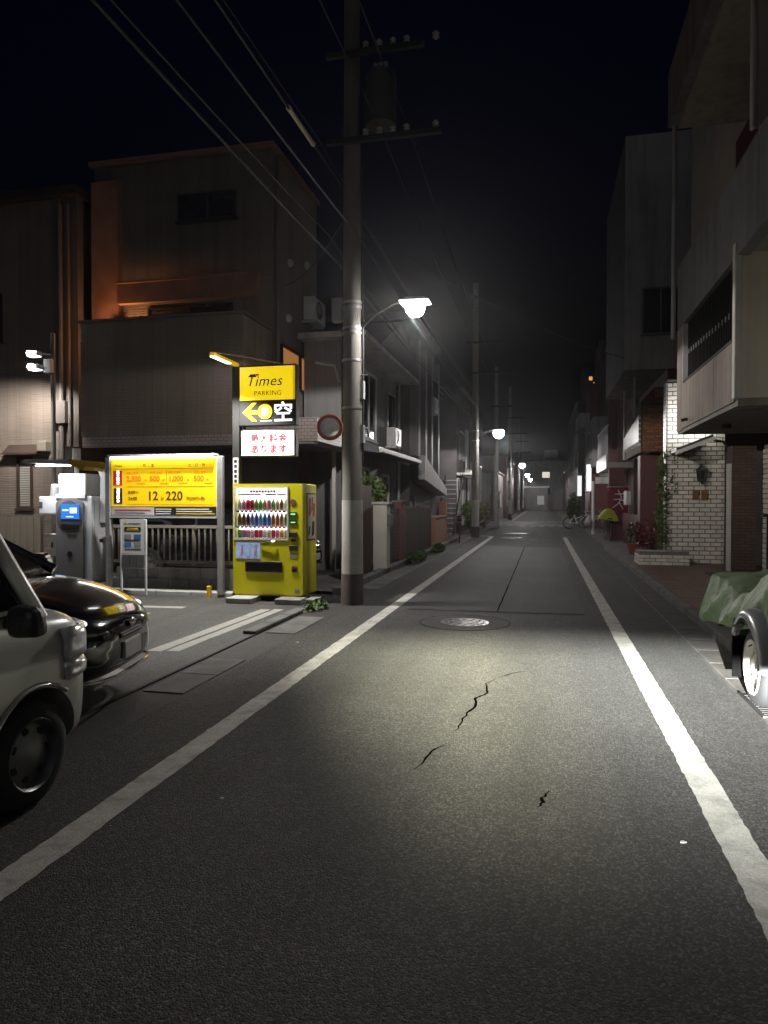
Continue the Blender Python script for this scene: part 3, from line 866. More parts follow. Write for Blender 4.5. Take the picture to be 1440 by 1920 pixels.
# low block wall and baluster fence behind the rate board
bw_ = thing("block_wall", "low weathered concrete block wall under the baluster fence", "wall", (-6.5, 11.2, 0))
for i in range(8):
    for r in range(2):
        x = -7.5 + 0.4 * i + (0.2 if r else 0)
        MB(bw_.location).box(x + .004, x + .396, 11.1, 11.22, 0.01 + r * 0.19, 0.01 + r * 0.19 + 0.185).build("block", "concrete", bw_, bev=0.008)
bf = thing("baluster_fence", "beige metal baluster fence on the low block wall", "fence", (-6.5, 11.16, 0.4))
wbox(bf, "rail", "fence_beige", -7.45, -4.3, 11.135, 11.18, 1.07, 1.12)
wbox(bf, "rail", "fence_beige", -7.45, -4.3, 11.135, 11.18, 0.46, 0.51)
bal = MB().box(-0.012, 0.012, -0.012, 0.012, 0.0, 0.555).mesh("baluster", "fence_beige")
for i in range(28): link("baluster", bal, bf, Vector((-7.4 + i * 0.11, 11.157, 0.512)) - Vector(bf.location))
for x in (-7.45, -5.9, -4.35): wbox(bf, "post", "fence_beige", x, x + 0.05, 11.181, 11.23, 0.4, 1.12)

# ---- white-eaved house beyond the utility pole
hC = thing("eaved_house", "grey two-storey house with pale eaves beyond the utility pole", "house", (-6, 18, 0))
wbox(hC, "wall", "plaster_grey", -11, -4.4, 16.35, 21.3, 0, 5.1)
wbox(hC, "wing_wall", "plaster_grey", -5.25, -4.4, 15.2, 16.34, 0, 5.1)
wbox(hC, "eaves", "plaster_light", -5.28, -3.75, 14.85, 21.6, 5.1, 5.22)
MB(hC.location).prism([(16.35, 5.23), (21.6, 5.23), (19.0, 6.4)], 'x', -11.4, -3.75).build("roof", "wall_dark", hC)
window(hC, 'x+', -4.4, 16.3, 18.4, 3.15, 4.75, "plaster_light", "pane", mull=2, t=0.07)
window(hC, 'x+', -4.4, 19.9, 21.0, 3.3, 4.6, "window_frame", "pane", mull=0, t=0.06)
# ground-floor canopy
MB(hC.location).prism([(-4.38, 2.72), (-3.55, 2.60), (-3.55, 2.74), (-4.38, 3.05)], 'y', 15.3, 20.4).build("canopy", "transformer", hC)
wbox(hC, "canopy_gutter", "trim_white", -3.545, -3.47, 15.3, 20.4, 2.62, 2.70)
window(hC, 'x+', -4.4, 17.0, 17.6, 0.9, 2.3, "trim_white", "pane", mull=0, t=0.08)
window(hC, 'x+', -4.4, 19.2, 20.0, 1.2, 2.2, "trim_white", "pane", mull=0, t=0.08)
wbox(hC, "door", "wall_darkred", -4.398, -4.35, 18.35, 19.05, 0.1, 2.15)
pipe(hC, [(-4.3, 21.2, 0.1), (-4.3, 21.2, 5.1)], 0.045, mat="plaster_light")
# brown board fence and gate posts along the lane
bfn = thing("board_fence", "dark red-brown board fence right behind the utility pole", "fence", (-3.4, 13.5, 0))
for i in range(9):
    wbox(bfn, "board", "brown_fence", -3.45 + random.uniform(-.003, .003), -3.41, 12.55 + i * 0.16, 12.70 + i * 0.16, 0.1, 1.84)
wbox(bfn, "rail", "brown_metal", -3.50, -3.452, 12.5, 14.0, 1.5, 1.56)
wbox(bfn, "rail", "brown_metal", -3.50, -3.452, 12.5, 14.0, 0.4, 0.46)
wbox(bfn, "post", "brown_metal", -3.50, -3.42, 13.99, 14.07, 0, 1.86)
gp = thing("gate_post", "cream rendered gate post beside the lattice gate", "gate post", (-3.3, 14.75, 0))
wbox(gp, "shaft", "plaster_cream", -3.52, -3.22, 14.6, 14.95, 0.0, 1.46, bev=0.012)
wbox(gp, "cap", "concrete_light", -3.56, -3.18, 14.57, 14.98, 1.461, 1.52, bev=0.01)
wbox(gp, "mailbox", "window_frame", -3.218, -3.14, 14.66, 14.88, 1.0, 1.25, bev=0.01)

def lattice(y0, y1, z1, label):
    t = thing("lattice_gate", label, "gate", (-3.35, (y0 + y1) / 2, 0), group="lattice gates along the lane")
    for y in (y0, y1 - 0.06): wbox(t, "stile", "brown_metal", -3.40, -3.34, y, y + 0.06, 0.1, z1)
    for z in (0.12, z1 - 0.06): wbox(t, "rail", "brown_metal", -3.395, -3.345, y0 + 0.061, y1 - 0.061, z, z + 0.05)
    n = int((z1 - 0.3) / 0.085); m = int((y1 - y0 - 0.12) / 0.10)
    for i in range(n):
        z = 0.2 + i * 0.085
        wbox(t, "slat", "plaster_cream", -3.375, -3.352, y0 + 0.061, y1 - 0.061, z, z + 0.022)
    for j in range(m):
        y = y0 + 0.1 + j * 0.10
        wbox(t, "bar", "brown_metal", -3.351, -3.335, y, y + 0.02, 0.171, z1 - 0.061)
    return t
lattice(15.4, 16.5, 1.35, "brown lattice gate with pale slats next to the cream gate post")
lattice(17.3, 19.0, 1.40, "taller brown lattice gate between the cream post and the orange wall")
lattice(19.2, 21.4, 1.40, "brown lattice gate next to the orange rendered wall")
wpier = thing("gate_pier", "dark red gate pier between two lattice gates", "pier", (-3.4, 16.9, 0))
wbox(wpier, "shaft", "wall_darkred", -3.5, -3.3, 16.65, 17.1, 0, 1.5, bev=0.01)
wbox(wpier, "cap", "concrete_dark", -3.53, -3.27, 16.62, 17.13, 1.501, 1.55)
ow = thing("rendered_wall", "short orange rendered garden wall past the lattice gates", "wall", (-3.4, 23.3, 0))
wbox(ow, "panel", "wall_orange", -3.55, -3.32, 22.2, 24.5, 0, 0.98, bev=0.02)
wbox(ow, "coping", "wall_orange", -3.58, -3.29, 22.15, 24.55, 0.981, 1.03, bev=0.01)
wbox(ow, "pier", "wall_orange", -3.56, -3.30, 24.56, 24.85, 0, 1.5, bev=0.02)
wbox(ow, "plinth", "concrete", -3.30, -3.2, 22.2, 24.5, 0.0, 0.12)

# plants along that fence
def bush(name, label, c, r, n, size, mat, squash=(1, 1, 1), group=None, cat="plant"):
    t = thing(name, label, cat, (c[0], c[1], 0.0), group=group)
    b = MB(); 
    for k in range(4):
        a = random.uniform(0, 6.28); b.tube([(0, 0, 0.0), (r * .25 * math.cos(a), r * .25 * math.sin(a), c[2] * .6), (r * .6 * math.cos(a), r * .6 * math.sin(a) * squash[1], c[2] * 1.05)], [0.012, 0.009, 0.004], 5)
    b.build("stem", "bark", t)
    b = MB()
    leaves(b, (0, 0, c[2]), r, n, size, squash)
    for _ in range(5):
        a = random.uniform(0, 6.28); leaves(b, (r * .8 * squash[0] * math.cos(a), r * .8 * squash[1] * math.sin(a), c[2] + random.uniform(-.4, .5) * r * squash[2]), r * 0.4, n // 8, size, squash)
    b.build("foliage", mat, t)
    return t
bush("hedge_plant", "pale green potted shrub above the board fence", (-3.75, 15.3, 1.75), 0.42, 420, 0.06, "leaf_bright", (0.8, 1.2, 0.9))
bush("weed_clump", "low weeds at the foot of the lattice gates", (-3.05, 17.4, 0.14), 0.30, 320, 0.05, "leaf", (0.6, 3.2, 0.6))
bush("weed_clump", "low weeds beside the orange rendered wall's near end", (-3.05, 20.8, 0.12), 0.28, 260, 0.05, "leaf", (0.6, 2.6, 0.6))
bush("weed_clump", "tuft of green weeds at the kerb by the vending machine", (-3.14, 9.6, 0.05), 0.14, 240, 0.035, "leaf_bright", (0.9, 2.4, 0.6))

# ---- pilastered house
hD = thing("pilaster_house", "dark house with pale pilasters and a sloping white wall", "house", (-6, 24, 0))
wbox(hD, "wall", "wall_dark", -11, -4.1, 21.9, 27.2, 0, 7.2)
for y in (21.95, 23.3, 24.6, 26.2): wbox(hD, "pilaster", "plaster_grey", -4.098, -3.82, y, y + 0.32, 2.2, 6.6)
window(hD, 'x+', -4.1, 22.4, 23.2, 2.5, 4.2, "window_frame", "pane", mull=1)
window(hD, 'x+', -4.1, 23.75, 24.5, 2.6, 4.2, "window_frame", "pane", mull=0)
window(hD, 'x+', -4.1, 25.05, 26.1, 2.6, 4.2, "window_frame", "pane", mull=1)
MB(hD.location).prism([(21.95, 2.2), (27.1, 1.72), (27.1, 2.0), (21.95, 2.95)], 'x', -4.098, -3.62).build("sloping_wall", "plaster_light", hD)
wbox(hD, "roof", "wall_dark", -11.2, -3.9, 21.7, 27.4, 7.2, 7.4)
wbox(hD, "garage_door", "window_frame_dark", -4.098, -4.05, 22.6, 25.6, 0.05, 1.7)

# ---- house with an outside stair
hS = thing("stair_house", "dark house with an open steel outside stair and lit upstairs window", "house", (-6, 29.5, 0))
wbox(hS, "wall", "wall_dark", -11, -4.9, 27.6, 33, 0, 6.4)
window(hS, 'x+', -4.9, 29.2, 30.6, 3.2, 3.7, "window_frame", "pane_lit", mull=2)
wbox(hS, "roof", "wall_dark", -11.2, -4.6, 27.5, 33.2, 6.4, 6.55)
for i in range(12):
    wbox(hS, "stair_tread", "galvanised", -4.2, -3.5, 28.0 + i * 0.26, 28.24 + i * 0.26, 0.2 + i * 0.2, 0.235 + i * 0.2)
for x in (-4.22, -3.48):
    MB(hS.location).hexa([(x - .02, 27.9, 0.1), (x + .02, 27.9, 0.1), (x + .02, 31.2, 2.45), (x - .02, 31.2, 2.45),
                          (x - .02, 27.9, 0.3), (x + .02, 27.9, 0.3), (x + .02, 31.2, 2.68), (x - .02, 31.2, 2.68)]).build("stringer", "dark_metal", hS)
for i in range(5): wbox(hS, "rail_post", "dark_metal", -3.47, -3.44, 28.0 + i * 0.78, 28.04 + i * 0.78, 0.4 + i * 0.56, 1.3 + i * 0.56)
wl2 = wbox(hS, "wall_lamp", "white_paint", -4.898, -4.7, 32.0, 32.2, 3.1, 3.35)
MB(hS.location).box(-4.69, -4.66, 32.02, 32.18, 3.12, 3.32).build("bulb", "pane_lit", wl2)

# ---- house with pale wall panels by the second pole
hE = thing("panel_house", "dim house with pale wall panels beside the second utility pole", "house", (-6, 36, 0))
wbox(hE, "wall", "wall_dark", -11, -4.0, 33.3, 39.5, 0, 6.8)
for (a, c, z0, z1) in ((33.4, 34.3, 0.8, 2.6), (35.6, 36.6, 0.3, 2.6), (37.2, 38.0, 3.2, 5.2), (38.3, 38.8, 0.3, 2.7)):
    wbox(hE, "panel", "plaster_light", -3.998, -3.9, a, c, z0, z1)
wbox(hE, "porch_roof", "trim_white", -3.998, -3.2, 33.4, 36.0, 2.75, 2.85)
window(hE, 'x+', -4.0, 34.5, 36.4, 3.6, 4.9, "window_frame", "pane", mull=1)
wbox(hE, "air_conditioner", "white_dull", -3.998, -3.7, 37.0, 37.8, 2.75, 3.15, bev=0.03)
wbox(hE, "roof", "wall_dark", -11.2, -3.7, 33.2, 39.7, 6.8, 6.95)
bush("shrub", "dark shrub standing past the second utility pole", (-3.3, 33.0, 0.9), 0.55, 420, 0.09, "leaf", (0.7, 1.1, 1.3))
bush("shrub", "shrub by the third utility pole, farther down the lane", (-3.2, 39.0, 0.8), 0.6, 420, 0.09, "leaf_dry", (0.7, 1.4, 1.2))

def far_house(name, label, x0, x1, y0, y1, h, mat, face, wins, lit=(), roofm="wall_dark"):
    t = thing(name, label, "building", ((x0 + x1) / 2, y0, 0))
    wbox(t, "wall", mat, x0, x1, y0, y1, 0, h)
    wbox(t, "roof", roofm, x0 - .15, x1 + .15, y0 - .15, y1 + .15, h, h + 0.15)
    pl = x1 if face == 'x+' else (x0 if face == 'x-' else y0)
    for i, (a0, a1, z0, z1) in enumerate(wins):
        window(t, face, pl, a0, a1, z0, z1, "window_frame", "pane_lit" if i in lit else "pane", mull=1, sill=False)
    return t
far_house("corner_house", "dim house at the near corner of the cross street", -11, -3.8, 40, 45.2, 6.2, "plaster_grey", 'x+',
          [(40.6, 42.0, 1.0, 2.2), (43.0, 44.4, 1.0, 2.2), (40.6, 42.0, 3.6, 4.8), (43.0, 44.4, 3.6, 4.8)])
far_house("shop_house", "lit pale-walled low house past the cross street", -10, -3.4, 53, 62, 3.6, "plaster_light", 'x+',
          [(54, 55.5, 1.0, 2.2), (57, 58.5, 1.0, 2.2)], lit=(1,))
far_house("terrace_house", "dark terraced house far down the lane past the lit house", -10, -3.2, 63, 80, 5.4, "wall_brownred", 'x+',
          [(64, 66, 1.0, 2.2), (69, 71, 1.0, 2.2), (64, 66, 3.3, 4.4)], lit=(2,))
tb = far_house("apartment_block", "far apartment block closing the lane with two lit windows", -3.2, 12, 112, 122, 7.6, "plaster_grey", 'y-',
          [(-0.2, 0.9, 5.0, 5.9), (3.0, 4.0, 5.0, 5.9), (-0.3, 1.0, 2.4, 3.4), (3.0, 4.5, 2.2, 3.3), (6.5, 8, 4.9, 6), (6.5, 8, 2.2, 3.3)], lit=(0, 1))
wbox(tb, "rooftop_tank", "plaster_light", 0.1, 2.2, 114, 117, 8.2, 9.4, bev=0.2)
wbox(tb, "tank_stand", "wall_dark", 0.2, 2.1, 114.1, 116.9, 7.76, 8.2)
lw = thing("lit_porch", "pale lit porch wall at the end of the lane", "porch", (-1.8, 108, 0))
wbox(lw, "wall", "plaster_grey", -2.6, 0.6, 108, 109, 0, 3.4)
wbox(lw, "canopy", "trim_white", -3.0, 0.8, 106.5, 109.2, 3.41, 3.6)
wbox(lw, "door", "white_paint", -0.9, 0.1, 107.9, 107.998, 0.05, 2.2)
wbox(lw, "planter", "plaster_grey", -1.9, 0.7, 106.2, 106.9, 0, 0.9)
tower = thing("tower_block", "tall dark tower far off with a few amber windows", "tower", (14, 180, 0))
wbox(tower, "wall", "tower_dark", 9.0, 19, 180, 192, 0, 34)
for (x, z) in ((13.2, 31.5), (11.6, 29.2), (13.4, 28.6), (10.6, 30.6)):
    w = wbox(tower, "window", "window_frame_dark", x, x + 1.0, 179.92, 179.998, z, z + 1.1)
    MB(tower.location).box(x + .1, x + .9, 179.88, 179.918, z + .1, z + 1.0).build("pane", "pane_amber", w)

# ================================================================== right side
# ---- near apartment building with projecting balconies
bE = thing("balcony_building", "tall plastered apartment building with overhanging beige balconies by the tarped trailer", "building", (4, 12, 0.07))
wbox(bE, "wall", "plaster_green", 3.3, 14, 2.0, 13.0, 2.76, 16)
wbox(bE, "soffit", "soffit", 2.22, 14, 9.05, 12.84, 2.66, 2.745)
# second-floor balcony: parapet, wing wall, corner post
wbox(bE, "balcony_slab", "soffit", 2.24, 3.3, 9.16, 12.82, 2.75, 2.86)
wbox(bE, "parapet", "plaster_beige", 2.20, 2.32, 9.15, 12.40, 2.72, 3.44)
wbox(bE, "wing_wall", "plaster_green", 2.26, 9.0, 9.06, 9.14, 2.75, 4.56)
wbox(bE, "wing_trim", "trim_white", 2.17, 2.255, 9.03, 9.148, 2.74, 4.57, bev=0.02)
wbox(bE, "corner_post", "plaster_beige", 2.20, 2.5, 12.41, 12.86, 2.70, 4.4)
wbox(bE, "sash", "plaster_light", 2.195, 2.30, 12.30, 12.405, 3.441, 4.4)
wbox(bE, "sill_strip", "wall_dark", 2.19, 2.33, 9.16, 12.29, 3.442, 3.475)
# dark glazing with balusters; pale chips on them stand in for glints
gz = wbox(bE, "glazing", "pane", 2.42, 2.45, 9.2, 12.28, 3.476, 4.44)
bl = MB().box(-0.010, 0.010, -0.010, 0.010, 0, 0.95).mesh("baluster", "window_frame_dark")
for i in range(34): link("baluster", bl, bE, Vector((2.27, 9.28 + i * 0.09, 3.477)) - Vector(bE.location))
glint = MB().box(-0.011, 0.0, -0.012, 0.012, 0, 0.07).mesh("baluster_glint", "plaster_light")
for i in range(17): link("baluster_glint", glint, bE, Vector((2.262, 9.28 + i * 0.18, 3.80 + 0.006 * i)) - Vector(bE.location))
# third-floor parapet band and slab
wbox(bE, "parapet_band", "plaster_grey", 2.20, 2.34, 6.5, 12.86, 4.41, 5.46)
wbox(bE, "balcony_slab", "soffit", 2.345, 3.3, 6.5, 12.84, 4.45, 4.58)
wbox(bE, "wing_wall", "plaster_green", 2.40, 9.0, 9.06, 9.14, 5.9, 9.5)
wbox(bE, "wing_trim", "trim_white", 2.34, 2.395, 9.03, 9.148, 5.88, 9.5, bev=0.02)
wbox(bE, "recess_wall", "wall_darkred", 3.1, 3.29, 6.5, 12.9, 5.0, 7.5)
wbox(bE, "parapet_band", "plaster_grey", 2.05, 2.2, 6.5, 13.0, 7.9, 8.8)
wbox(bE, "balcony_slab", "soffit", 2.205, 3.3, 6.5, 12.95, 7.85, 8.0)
pipe(bE, [(2.15, 12.95, 4.3), (2.15, 12.95, 8.0)], 0.04, mat="plaster_light")
wbox(bE, "parapet_band", "plaster_beige", 1.95, 2.1, 5.0, 13.0, 10.6, 11.8)
wbox(bE, "rear_wall", "plaster_green", 3.3, 14, 13.01, 17.6, 4.4, 14)
# ground-floor entrance: white brick wall facing the camera, brown pillar, porch
wE = thing("brick_entrance", "white brick entrance wall under the balcony with brown pillar and little canopy", "entrance", (3.5, 17.6, 0.07))
wbox(wE, "wall", "mortar", 2.80, 4.06, 17.62, 18.0, 0.05, 4.35)
bricks(wE, 'y-', 17.618, 2.80, 4.06, 0.08, 4.3, 0.24, 0.1, 0.018, "brick_white", 0.022)
wbox(wE, "road_face", "tile_white_y", 2.78, 2.798, 17.63, 18.0, 0.06, 4.3)
# jamb, pillar
wbox(wE, "door_jamb", "trim_white", 4.08, 4.2, 17.0, 17.1, 0.08, 2.66)
wbox(wE, "door_recess", "wall_dark", 4.07, 5.4, 17.5, 17.64, 0.08, 2.66)
wbox(wE, "pillar_strip", "trim_white", 3.68, 3.76, 15.78, 15.86, 0.08, 2.3)
wbox(wE, "pillar", "tile_brown", 3.765, 4.22, 15.75, 16.2, 0.07, 2.66)
wbox(wE, "side_wall", "mortar", 4.36, 4.7, 13.6, 15.74, 0.07, 2.66)
bricks(wE, 'x-', 4.358, 14.5, 15.74, 0.08, 2.6, 0.26, 0.1, 0.014, "brick_white", 0.02)
# porch canopy (small pitched roof) and its bracket
MB(wE.location).hexa([(2.86, 16.75, 2.62), (3.62, 16.75, 2.92), (3.62, 17.56, 2.92), (2.86, 17.56, 2.62),
                      (2.86, 16.75, 2.70), (3.62, 16.75, 3.00), (3.62, 17.56, 3.00), (2.86, 17.56, 2.70)]).build("canopy", "brown_metal", wE)
MB(wE.location).hexa([(2.84, 16.66, 2.55), (3.64, 16.66, 2.86), (3.64, 16.74, 2.86), (2.84, 16.74, 2.55),
                      (2.84, 16.66, 2.64), (3.64, 16.66, 2.95), (3.64, 16.74, 2.95), (2.84, 16.74, 2.64)]).build("canopy_fascia", "trim_white", wE)
MB(wE.location).tube([(3.66, 16.9, 2.88), (3.85, 16.9, 2.84), (4.0, 16.9, 2.65), (4.05, 16.9, 2.4)], 0.03, 8).build("bracket", "brown_metal", wE, smooth=40)
tb2 = wbox(wE, "porch_lamp", "white_paint", 3.50, 3.78, 17.15, 17.25, 3.10, 3.14)
MB(wE.location).box(3.52, 3.76, 17.16, 17.24, 3.075, 3.099).build("tube", "tube_white", tb2)
lamp("porch_lamp_glow", 'AREA', (3.3, 17.02, 3.22), 16, (0.95, 0.97, 1.0), (3.1, 17.6, 3.62), size=(0.5, 0.05))
# door plates (two wooden name plates, kept blank as in the photo) and the lantern
for x in (3.36, 3.55):
    wbox(wE, "name_plate", "wood", x, x + 0.13, 17.55, 17.594, 1.55, 1.77, bev=0.006)
ln = thing("wall_lantern", "black carriage lantern on the white brick wall above two name plates", "lantern", (3.53, 17.45, 2.05))
MB().lathe([(0.0, 0.36), (0.015, 0.31), (0.03, 0.28), (0.13, 0.20), (0.14, 0.18), (0.0, 0.18)], (0, 0, 0), n=6).build("cap", "dark_metal", ln)
MB().lathe([(0.11, 0.175), (0.085, -0.04), (0.0, -0.04)], (0, 0, 0), n=6).build("glass", "pane", ln)
for k in range(6):
    a = k * math.pi / 3
    MB().cyl((0.112 * math.cos(a), 0.112 * math.sin(a), 0.18), (0.087 * math.cos(a), 0.087 * math.sin(a), -0.05), 0.009, n=5).build("bar", "dark_metal", ln)
MB().lathe([(0.095, -0.045), (0.10, -0.06), (0.03, -0.09), (0.015, -0.13), (0.0, -0.14)], (0, 0, 0), n=6).build("base", "dark_metal", ln)
MB().tube([(0, 0.14, -0.03), (0, 0.12, 0.1), (0.0, 0.05, 0.33), (0, 0, 0.32)], 0.012, 6).build("bracket", "dark_metal", ln)
# porch floor tiles
pf = sheet("porch_floor", 1.99, 4.7, 9.0, 17.6, 0.085, "mortar")
for i in range(22):
    for j in range(7):
        x, y = 2.0 + j * 0.385, 9.0 + i * 0.385
        if 2.1 < x < 3.2 and y > 16.7: continue
        MB().box(x + .006, x + .38, y + .006, y + .38, 0.06, 0.092 + random.uniform(0, .002)).build("tile", "porch_tile", pf)
dm = thing("door_mat", "dark brown door mat lying before the brick entrance", "mat", (3.7, 14.9, 0.09))
MB().box(-0.55, 0.5, -0.32, 0.32, 0.003, 0.022).build("pile", "mat_dark", dm, bev=0.006)
MB().box(-0.58, 0.53, -0.35, 0.35, 0.0, 0.008).build("edging", "black_rubber", dm)
# brick planter
pl = thing("brick_planter", "low white brick planter at the corner of the entrance porch", "planter", (2.63, 17.2, 0.07))
wbox(pl, "wall", "mortar", 2.12, 3.16, 16.86, 17.0, 0.07, 0.40); wbox(pl, "wall", "mortar", 2.12, 2.26, 17.001, 17.7, 0.07, 0.40)
bricks(pl, 'y-', 16.858, 2.10, 3.18, 0.09, 0.40, 0.24, 0.078, 0.012, "brick_white", 0.018)
bricks(pl, 'x-', 2.118, 16.86, 17.7, 0.09, 0.40, 0.24, 0.078, 0.012, "brick_white", 0.018)
wbox(pl, "soil", "mat_dark", 2.262, 3.15, 17.001, 17.59, 0.1, 0.34)
wbox(pl, "coping", "plaster_light", 2.09, 3.19, 16.83, 17.01, 0.401, 0.425)
iv = thing("ivy", "green ivy climbing the edge of the white brick wall", "ivy", (2.72, 17.5, 0.4))
b = MB((2.72, 17.5, 0.4))
for k in range(26):
    z = 0.45 + k * 0.085; leaves(b, (2.70 + random.uniform(-.06, .04), 17.52, z), 0.17 if k < 20 else 0.11, 34, 0.045, (0.75, 0.9, 0.8))
for k in range(14): leaves(b, (2.95 + random.uniform(-.08, .12), 17.57, 1.75 + k * 0.075), 0.05, 5, 0.035)
b.build("foliage", "leaf_bright", iv)
MB().tube([(-0.02, 0.06, 0), (0.0, 0.08, 0.6), (-0.03, 0.08, 1.3), (0.02, 0.08, 2.2)], [0.015, 0.012, 0.009, 0.004], 6).build("stem", "bark", iv)
# handrail
hr = thing("handrail", "black handrail standing before the tiled side wall", "handrail", (3.6, 12.9, 0.09))
MB().box(-0.05, 1.4, -0.03, 0.03, 1.18, 1.23).build("rail", "dark_metal", hr)
for x in (0.02, 0.62, 1.3): MB().box(x, x + 0.025, -0.012, 0.012, 0, 1.179).build("post", "dark_metal", hr)

# ---- red-brown building with the brick bay
bF = thing("brick_bay_building", "dark red building with an orange brick bay window next to the ivy", "building", (4, 22, 0.07))
wbox(bF, "wall", "wall_darkred", 3.35, 12, 21.0, 27, 0.05, 11.7)
wbox(bF, "pillar", "wall_darkred", 2.72, 3.30, 21.6, 22.2, 0.05, 2.84)
wbox(bF, "side_screen", "wall_darkred", 2.75, 2.85, 22.21, 26.5, 0.05, 1.1)
wbox(bF, "upper_wall", "plaster_light", 2.2, 12, 20.97, 20.995, 5.2, 11.7)
wbox(bF, "upper_body", "plaster_grey", 2.2, 3.34, 21.0, 27, 5.2, 11.7)
bx = MB(bF.location).prism([(2.66, 2.9), (5.5, 2.9), (5.5, 4.7), (3.0, 4.7), (2.66, 4.3)], 'y', 21.02, 24.9).build("bay", "mortar_dark", bF)
bricks(bF, 'y-', 21.018, 2.70, 3.9, 2.92, 4.25, 0.21, 0.075, 0.012, "brick_orange", 0.02)
bricks(bF, 'y-', 21.018, 3.0, 3.9, 4.27, 4.68, 0.21, 0.075, 0.012, "brick_orange", 0.02)
MB(bF.location).prism([(21.06, 3.2), (24.8, 3.2), (24.8, 3.6), (21.06, 3.95)], 'x', 2.60, 2.655).build("bay_tile_face", "tile_white_small", bF)
MB(bF.location).hexa([(2.9, 21.06, 2.88), (2.9, 24.8, 2.88), (2.655, 24.8, 3.2), (2.655, 21.06, 3.2),
                      (2.86, 21.06, 2.88), (2.86, 24.8, 2.88), (2.60, 24.8, 3.2), (2.60, 21.06, 3.2)]).build("bay_tile_foot", "tile_white_small", bF)
pipe(bF, [(2.62, 22.2, 4.0), (2.62, 22.2, 5.2)], 0.035, mat="trim_white")
pipe(bF, [(2.62, 24.9, 2.9), (2.62, 24.9, 5.2)], 0.035, mat="trim_white")
window(bF, 'y-', 20.97, 2.7, 3.6, 6.2, 7.4, "window_frame", "pane", mull=1)
wbox(bF, "electric_meter", "white_dull", 2.6, 2.74, 24.0, 24.8, 1.4, 1.85)
for (x, y, nm) in ((2.6, 20.1, "red flower pots"), (2.95, 19.7, "second"), (2.45, 20.75, "third")):
    pass
def potted(x, y, label, mat, r=0.28, h=0.35):
    t = thing("potted_plant", label, "potted plant", (x, y, 0.07), group="pots before the red building")
    MB().lathe([(0.10, 0), (0.15, 0.24), (0.165, 0.24), (0.165, 0.28), (0.13, 0.28), (0.12, 0.24), (0.0, 0.23)], (0, 0, 0), n=14).build("pot", "terracotta", t, smooth=30)
    b = MB(); leaves(b, (0, 0, 0.28 + h), r, 180, 0.06, (1, 1, 1.4)); b.build("foliage", mat, t)
    MB().tube([(0, 0, 0.23), (0.02, 0, 0.3 + h * .6)], 0.012, 5).build("stem", "bark", t)
potted(2.52, 19.3, "red-flowered potted plant in front of the dark red pillar", "flower_red")
potted(2.90, 18.6, "leafy potted plant beside the ivy", "leaf", 0.3, 0.7)
potted(2.40, 20.4, "potted plant with dark leaves farthest along the red building", "leaf", 0.22, 0.3)

# ---- row beyond
bG = thing("white_balcony_building", "dark building with a white slatted balcony beyond the brick bay", "building", (5, 29, 0.07))
wbox(bG, "wall", "wall_brownred", 3.2, 12, 27.1, 33.2, 0.05, 9.2)
wbox(bG, "balcony_slab", "plaster_light", 2.3, 3.2, 27.4, 32.4, 2.75, 2.95)
wbox(bG, "balcony_base", "tile_white_small", 2.25, 2.298, 27.4, 32.4, 2.72, 3.25)
for i in range(26): wbox(bG, "baluster", "white_dull", 2.3, 2.33, 27.5 + i * 0.19, 27.56 + i * 0.19, 3.251, 4.3)
wbox(bG, "rail", "white_dull", 2.29, 2.34, 27.4, 32.4, 4.301, 4.36)
wbox(bG, "column", "wall_darkred", 2.35, 2.9, 27.3, 27.7, 0.05, 2.74)
el = wbox(bG, "entrance_light", "white_paint", 3.05, 3.195, 29.0, 30.4, 1.6, 2.6)
for i in range(4):
    for j in range(3):
        MB(bG.location).box(3.0, 3.045, 29.05 + j * 0.45, 29.4 + j * 0.45, 1.62 + i * .24, 1.82 + i * .24).build("glass_block", "pane_lit", el)
wbox(bG, "letter_boxes", "white_dull", 2.75, 3.0, 27.75, 28.3, 1.0, 1.5)
window(bG, 'x-', 3.2, 28.2, 31, 5.8, 7.0, "window_frame_dark", "pane", mull=2)
bH = thing("sign_building", "tall dark reddish building with two lit vertical signs", "building", (5, 36, 0.07))
wbox(bH, "wall", "wall_brownred", 2.9, 12, 33.4, 40.5, 2.6, 9.0)
wbox(bH, "upper_floor", "plaster_grey", 2.2, 2.88, 34, 40.4, 3.1, 5.4)
wbox(bH, "alcove_wall", "plaster_beige", 3.6, 4.0, 33.6, 40.4, 0.05, 2.59)
wbox(bH, "alcove_lintel", "plaster_light", 2.3, 3.58, 33.4, 33.7, 2.3, 2.59)
window(bH, 'x-', 2.2, 35, 37, 3.6, 4.8, "window_frame", "pane", mull=1)
bI = thing("corner_building", "dark five-storey building at the far corner with railings above", "building", (5, 43, 0.07))
wbox(bI, "wall", "wall_darkred", 2.5, 12, 40.8, 45.3, 0.05, 8.0)
wbox(bI, "balcony", "plaster_light", 1.9, 2.48, 41.0, 45.0, 5.6, 6.4)
wbox(bI, "penthouse", "wall_dark", 3.0, 12, 41.5, 45.0, 8.0, 10.5)
window(bI, 'x-', 2.5, 42, 44, 3.0, 4.3, "window_frame", "pane", mull=1)
far_house("side_building", "long dark building past the cross street on the sign side", 2.4, 12, 52.5, 75, 8.5, "wall_dark", 'x-',
          [(54, 56, 1.0, 2.2), (58, 60, 1.0, 2.2), (54, 56, 4.0, 5.2), (62, 64, 4, 5.2)])
far_house("end_building", "low dark building farthest down the sign side", 2.8, 12, 77, 105, 5.0, "wall_brownred", 'x-',
          [(80, 82, 1.0, 2.2), (86, 88, 3, 4.2)])
